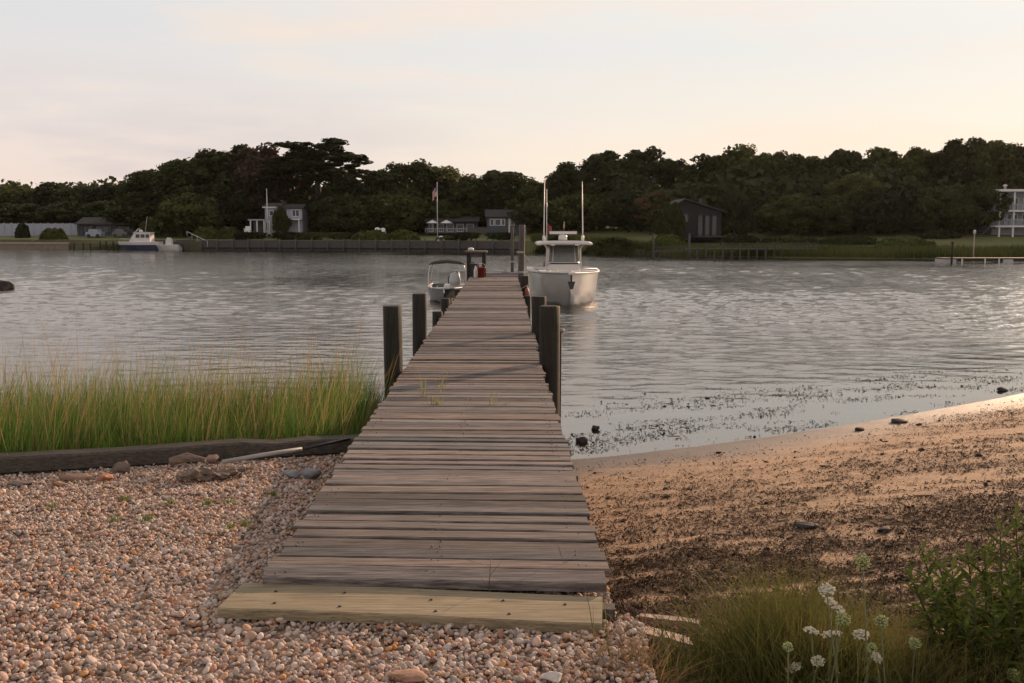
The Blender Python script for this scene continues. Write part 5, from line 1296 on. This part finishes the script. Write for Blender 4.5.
def brown_house():
    Y = 100; t = thing('brown_house', 'dark brown house with a sloping roof among the trees', 'house', (X_(700, Y), Y, 2)); zb = 1.4
    x0, x1, xr = X_(677, Y), X_(724, Y), X_(684, Y); zr = Z_(690, 199.5, Y); ze = Z_(724, 212, Y); zl = Z_(677, 205, Y)
    q = MB(); q.prism([(x0, Y, zb), (x1 - .3, Y, zb), (x1 - .3, Y, ze + .02), (xr, Y, zr - .10), (x0, Y, zl - .05)], (0, 6, 0)); q.build('wall', M['brownsiding'], t)
    q = MB(); q.prism([(xr, Y - .4, zr - .03), (x1 + .2, Y - .4, ze - .08), (x1 + .2, Y - .4, ze + .08), (xr, Y - .4, zr + .12)], (0, 6.8, 0)); q.prism([(x0 - .4, Y - .4, zl - .20), (xr - .003, Y - .4, zr - .03), (xr - .003, Y - .4, zr + .12), (x0 - .4, Y - .4, zl - .05)], (0, 6.8, 0)); rf = q.build('roof', M['roof'], t)
    q = MB(); q.box((X_(704, Y) - .12, Y + 2, zr - .9), (X_(704, Y) + .12, Y + 2.25, zr + .15)); q.build('chimney', M['farwood'], rf)
    for a, b, c, d in ((698, 702, 235, 216), (705, 709, 235, 216), (712, 716, 235, 216), (683, 688, 222, 214)): window(t, X_(a, Y), X_(b, Y), Z_(a, c, Y), Z_(a, d, Y), Y, 'brownsiding')
    q = MB(); q.box((X_(694, Y), Y - 1.5, zb + .3), (X_(722, Y), Y - .01, zb + .42)); q.build('porch_floor', M['farwood'], t)
brown_house()
def right_pier():
    Y = 88.5; x0, x1 = X_(688, Y), X_(818, Y); zd = Z_(750, 248.6, Y)
    t = thing('long_pier', 'long low pier with railing posts along the right far bank', 'pier', (x0, Y, 0))
    MB().box((x0, Y, zd - .1), (x1, Y + 1.4, zd)).build('deck', M['farwood'], t)
    for i, x in enumerate(lin(x0 + .1, x1 - .1, 16)):
        MB().box((x - .06, Y - .14, -.6), (x + .06, Y - .02, zd + (.55 if i % 2 == 0 else .25))).build('post', M['farwood'], t)
    q = MB(); q.box((x0, Y - .205, zd + .40), (x1, Y - .145, zd + .47)); q.build('rail', M['farwood'], t)
    Yb = 90; q = MB(); q.box((X_(656, Yb), Yb, zd - .35), (X_(690, Yb), Yb + .9, zd - .25)); q.box((X_(656, Yb), Yb, zd + .05), (X_(690, Yb), Yb + .1, zd + .13))
    for px in (660, 672, 684): q.box((X_(px, Yb) - .05, Yb + .11, -.5), (X_(px, Yb) + .05, Yb + .2, zd + .2))
    tag(q.build('low_dock', M['farwood'], None, base=(X_(672, Yb), Yb, 0)), 'short low dock with two rails left of the long pier', 'dock')
    for px, py, lab in ((653.7, 236, 'thin tall pile in water left of the short low dock'), (689.5, 235, 'tall capped pile at the left end of the long pier')):
        x = X_(px, 86.5); q = MB(); q.tube([(x, 86.5, -.6), (x, 86.5, Z_(px, py, 86.5))], .085, 8); q.lathe((x, 86.5, Z_(px, py, 86.5) + .003), [(.10, 0), (.11, .05), (.02, .16)], 8)
        tag(q.build('mooring_pile', M['farwood'], None, base=(x, 86.5, 0)), lab, 'piling', 'piles off the right far bank')
right_pier()
def porch_house():
    Y = 99; t = thing('porch_house', 'white two-storey house with open porches at the right edge', 'house', (X_(1015, Y), Y, 2))
    x0, x1 = X_(998, Y), X_(1075, Y); zb = Z_(1000, 229, Y); z1 = Z_(1000, 226, Y); z2 = Z_(1000, 210.5, Y); zt = Z_(1000, 191.5, Y)
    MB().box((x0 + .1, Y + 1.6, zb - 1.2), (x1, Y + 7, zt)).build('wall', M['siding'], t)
    rf = MB().box((x0 - .25, Y - .3, zt + .003), (x1 + .3, Y + 7.2, zt + .22)).build('roof', M['white'], t)
    q = MB(); q.lathe((X_(1010, Y), Y + 1.5, zt + .22), [(.12, 0), (.12, .35), (.22, .38), (.2, .48), (.02, .55)], 10); q.build('chimney', M['alu'], rf)
    for z, nm in ((z1, 'porch_floor'), (z2, 'balcony_floor')): MB().box((x0 - .4, Y - .15, z - .12), (x1, Y + 1.59, z + .04)).build(nm, M['white'], t)
    for px in (998.6, 1012.3, 1026, 1040, 1055, 1070):
        MB().box((X_(px, Y) - .075, Y - .1, z2 + .043), (X_(px, Y) + .075, Y + .05, zt)).build('porch_post', M['white'], t)
        MB().box((X_(px, Y) - .075, Y - .1, zb - 1.4), (X_(px, Y) + .075, Y + .05, z2 - .123)).build('porch_post', M['white'], t)
    for z, xx in ((z1, x0 - .85), (z2, x0 - .42)):
        q = MB(); k = int((x1 - xx) / .13)
        for i in range(k): q.box((xx + i * .13, Y - .145, z + .043), (xx + i * .13 + .05, Y - .105, z + .58))
        q.box((xx, Y - .165, z + .583), (x1, Y - .085, z + .66)); q.box((xx, Y - .13, z - .1), (x0 - .41, Y + 1.2, z + .03)); q.build('railing', M['siding'], t)
    for z, zz in ((z1, 1.12), (z2, 1.25)):
        for a, b in ((1001, 1005), (1007, 1011), (1014.5, 1018), (1020, 1024), (1030, 1036), (1044, 1050)): window(t, X_(a, Y), X_(b, Y), z + .12, z + zz, Y + 1.6)
    q = MB()
    for i in range(6): q.box((x0 - .9 - .16 * i, Y + .1, z1 - .13 - .16 * i), (x0 - .7 - .16 * i, Y + 1.2, z1 - .09 - .16 * i))
    q.build('steps', M['siding'], t)
porch_house()
def float_dock():
    Y = 72.5; x0, x1 = X_(945, Y), X_(1060, Y); zt = .40; t = thing('floating_dock', 'low floating dock with pale floats off the right bank', 'dock', (x0, Y, 0))
    MB().box((x0 + .05, Y, zt - .10), (x1, Y + 1.6, zt)).build('deck', M['farwood'], t)
    MB().box((x0 + 1.0, Y - .04, zt - .2), (x1, Y - .003, zt - .03)).build('fascia', M['pile'], t)
    for a, b in ((945, 957), (1004, 1014), (1048, 1058)): MB().box((X_(a, Y), Y - .10, -.15), (X_(b, Y), Y + 1.5, zt - .103)).build('float', M['cushion'], t)
    for a in (963, 986, 1000): MB().box((X_(a, Y) - .05, Y - .09, -.1), (X_(a, Y) + .05, Y - .045, zt - .05)).build('bumper', M['white'], t)
    x = X_(953, Y - .3); q = MB(); q.tube([(x, Y - .3, -.6), (x, Y - .3, Z_(953, 243.5, Y))], .075, 8); q.lathe((x, Y - .3, Z_(953, 243.5, Y) + .003), [(.10, 0), (.17, .02), (.02, .15)], 10)
    tag(q.build('mooring_pile', M['pile'], None, base=(x, Y - .3, 0)), 'dark pile with a pale cap at the left end of the floating dock', 'piling', 'piles off the right far bank')
    Yp = 79; x = X_(974.5, Yp); t = thing('lamp_post', 'slim post with a lamp behind the floating dock', 'lamp post', (x, Yp, 0))
    q = MB(); q.tube([(x, Yp, -.3), (x, Yp, Z_(974, 234, Yp))], [.06, .045], 8); q.build('post', M['plank'], t)
    q = MB(); q.lathe((x, Yp, Z_(974, 234, Yp)), [(.05, 0), (.11, .05), (.11, .2), (.13, .22), (.02, .32)], 10); q.build('lantern', M['white'], t)
float_dock()
# two-colour lawn on the right: sunlit patches are painted in the ground colour
# ------------------------------------------------------------------ thin evening haze
m = bpy.data.materials.new('haze_air'); m.use_nodes = True; nt = m.node_tree; nt.nodes.remove(nt.nodes['Principled BSDF'])
pv = N(nt, 'ShaderNodeVolumePrincipled'); pv.inputs['Color'].default_value = (.92, .88, .84, 1); pv.inputs['Density'].default_value = .00004; pv.inputs['Anisotropy'].default_value = .5
nt.links.new(pv.outputs[0], nt.nodes['Material Output'].inputs['Volume'])
tag(MB().box((-3200, -40, -3.0), (3200, 3200, 26)).build('haze', m), 'thin evening haze over the inlet', 'haze', kind='stuff')
# ------------------------------------------------------------------ sky, sun, camera
w = bpy.data.worlds.new('World'); SC.world = w; w.use_nodes = True
nt = w.node_tree; bg = nt.nodes['Background']
sky = N(nt, 'ShaderNodeTexSky', sky_type='NISHITA'); sky.sun_disc = False; sky.sun_elevation = SUN_EL; sky.sun_rotation = SUN_AZ
sky.altitude = 0; sky.air_density = 1.0; sky.dust_density = .8; sky.ozone_density = 1.0
SKYK = .10
def V3(c): return tuple(x / SKYK for x in c)
tc = N(nt, 'ShaderNodeTexCoord'); sep = N(nt, 'ShaderNodeSeparateXYZ'); nt.links.new(tc.outputs['Generated'], sep.inputs[0])
dt = N(nt, 'ShaderNodeVectorMath', operation='DOT_PRODUCT'); dt.inputs[1].default_value = (math.sin(SUN_AZ), math.cos(SUN_AZ), 0); nt.links.new(tc.outputs['Generated'], dt.inputs[0])
mp = N(nt, 'ShaderNodeMapping'); mp.inputs['Location'].default_value = (.7, .2, .45); mp.inputs['Scale'].default_value = (1.5, 1.5, 9); mp.inputs['Rotation'].default_value = (0, rad(9), rad(20)); nt.links.new(tc.outputs['Generated'], mp.inputs[0])
nz = N(nt, 'ShaderNodeTexNoise'); nz.inputs['Scale'].default_value = 1.9; nz.inputs['Detail'].default_value = 6; nz.inputs['Roughness'].default_value = .5; nt.links.new(mp.outputs[0], nz.inputs['Vector'])
def zr(stops): return ramp(nt, sep.outputs[2], stops)
away = zr([(0, V3((.735, .59, .52))), (.09, V3((.74, .655, .61))), (.19, V3((.66, .655, .66))), (.40, V3((.80, .73, .69)))])
toward = zr([(0, V3((.86, .73, .575))), (.07, V3((.85, .745, .62))), (.17, V3((.74, .73, .70))), (.32, V3((.86, .80, .74)))])
mrx = N(nt, 'ShaderNodeMapRange', interpolation_type='SMOOTHSTEP'); mrx.inputs[1].default_value = .40; mrx.inputs[2].default_value = 1.0; nt.links.new(dt.outputs['Value'], mrx.inputs[0])
veil = mixc(nt, mrx.outputs[0], away, toward)
c1 = ramp(nt, nz.outputs[0], [(.46, 0.), (.66, .75)]); c2 = ramp(nt, nz.outputs[0], [(.38, .85), (.51, 0.)])
veil = mixc(nt, c1, veil, V3((.85, .69, .57)))
low = zr([(.03, 1.), (.16, 0.)]); cm = N(nt, 'ShaderNodeMath', operation='MULTIPLY'); nt.links.new(c2, cm.inputs[0]); nt.links.new(low, cm.inputs[1])
aw_ = N(nt, 'ShaderNodeMapRange', interpolation_type='SMOOTHSTEP'); aw_.inputs[1].default_value = .86; aw_.inputs[2].default_value = .60; nt.links.new(dt.outputs['Value'], aw_.inputs[0])
cm2 = N(nt, 'ShaderNodeMath', operation='MULTIPLY'); nt.links.new(cm.outputs[0], cm2.inputs[0]); nt.links.new(aw_.outputs[0], cm2.inputs[1])
veil = mixc(nt, cm2.outputs[0], veil, V3((.53, .47, .50)))
thick = zr([(0, .97), (.25, .96), (.42, .93), (.70, .60), (1, .25)])
fin = mixc(nt, thick, sky.outputs[0], veil)
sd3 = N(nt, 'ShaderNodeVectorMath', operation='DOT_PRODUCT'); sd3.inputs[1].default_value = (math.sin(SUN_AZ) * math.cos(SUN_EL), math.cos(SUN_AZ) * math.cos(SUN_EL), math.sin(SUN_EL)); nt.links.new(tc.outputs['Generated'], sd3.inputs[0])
au = N(nt, 'ShaderNodeMapRange', interpolation_type='SMOOTHERSTEP'); au.inputs[1].default_value = .979; au.inputs[2].default_value = 1.0; au.inputs[4].default_value = 2.2; nt.links.new(sd3.outputs['Value'], au.inputs[0])  # sky glow around the out-of-frame sun, added to brighten the water and fill
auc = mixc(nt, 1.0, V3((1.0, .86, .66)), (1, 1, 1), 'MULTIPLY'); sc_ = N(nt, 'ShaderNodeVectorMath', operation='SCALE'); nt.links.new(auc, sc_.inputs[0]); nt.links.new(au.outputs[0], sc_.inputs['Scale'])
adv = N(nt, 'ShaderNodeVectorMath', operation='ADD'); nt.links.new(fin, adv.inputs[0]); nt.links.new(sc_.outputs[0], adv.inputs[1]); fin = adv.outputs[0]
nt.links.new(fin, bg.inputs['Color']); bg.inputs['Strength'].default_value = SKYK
sl = bpy.data.lights.new('sun', 'SUN'); sl.energy = 5.0; sl.angle = rad(.5); sl.color = (1.0, .655, .42)
so = bpy.data.objects.new('sun', sl); COL.objects.link(so)
sd = Vector((math.sin(SUN_AZ) * math.cos(SUN_EL), math.cos(SUN_AZ) * math.cos(SUN_EL), math.sin(SUN_EL)))
so.rotation_euler = (-sd).to_track_quat('-Z', 'Y').to_euler(); so.location = (40, 40, 60)
cam = bpy.data.cameras.new('camera'); cam.sensor_width = 36; cam.lens = FPX / W * 36; cam.clip_end = 6000; cam.clip_start = .05
co = bpy.data.objects.new('camera', cam); COL.objects.link(co); co.location = (0, 0, CAMZ)
co.rotation_euler = (PI / 2 - PITCH, 0, -YAW); SC.camera = co
SC.render.engine = 'CYCLES'
SC.cycles.use_denoising = True
SC.cycles.max_bounces = 6; SC.cycles.transparent_max_bounces = 12; SC.cycles.caustics_reflective = False; SC.cycles.caustics_refractive = False
vs = SC.view_settings; SC.display_settings.display_device = 'sRGB'
vs.view_transform = 'Standard'; vs.look = 'None'; vs.gamma = 1; vs.exposure = .22; vs.use_curve_mapping = False
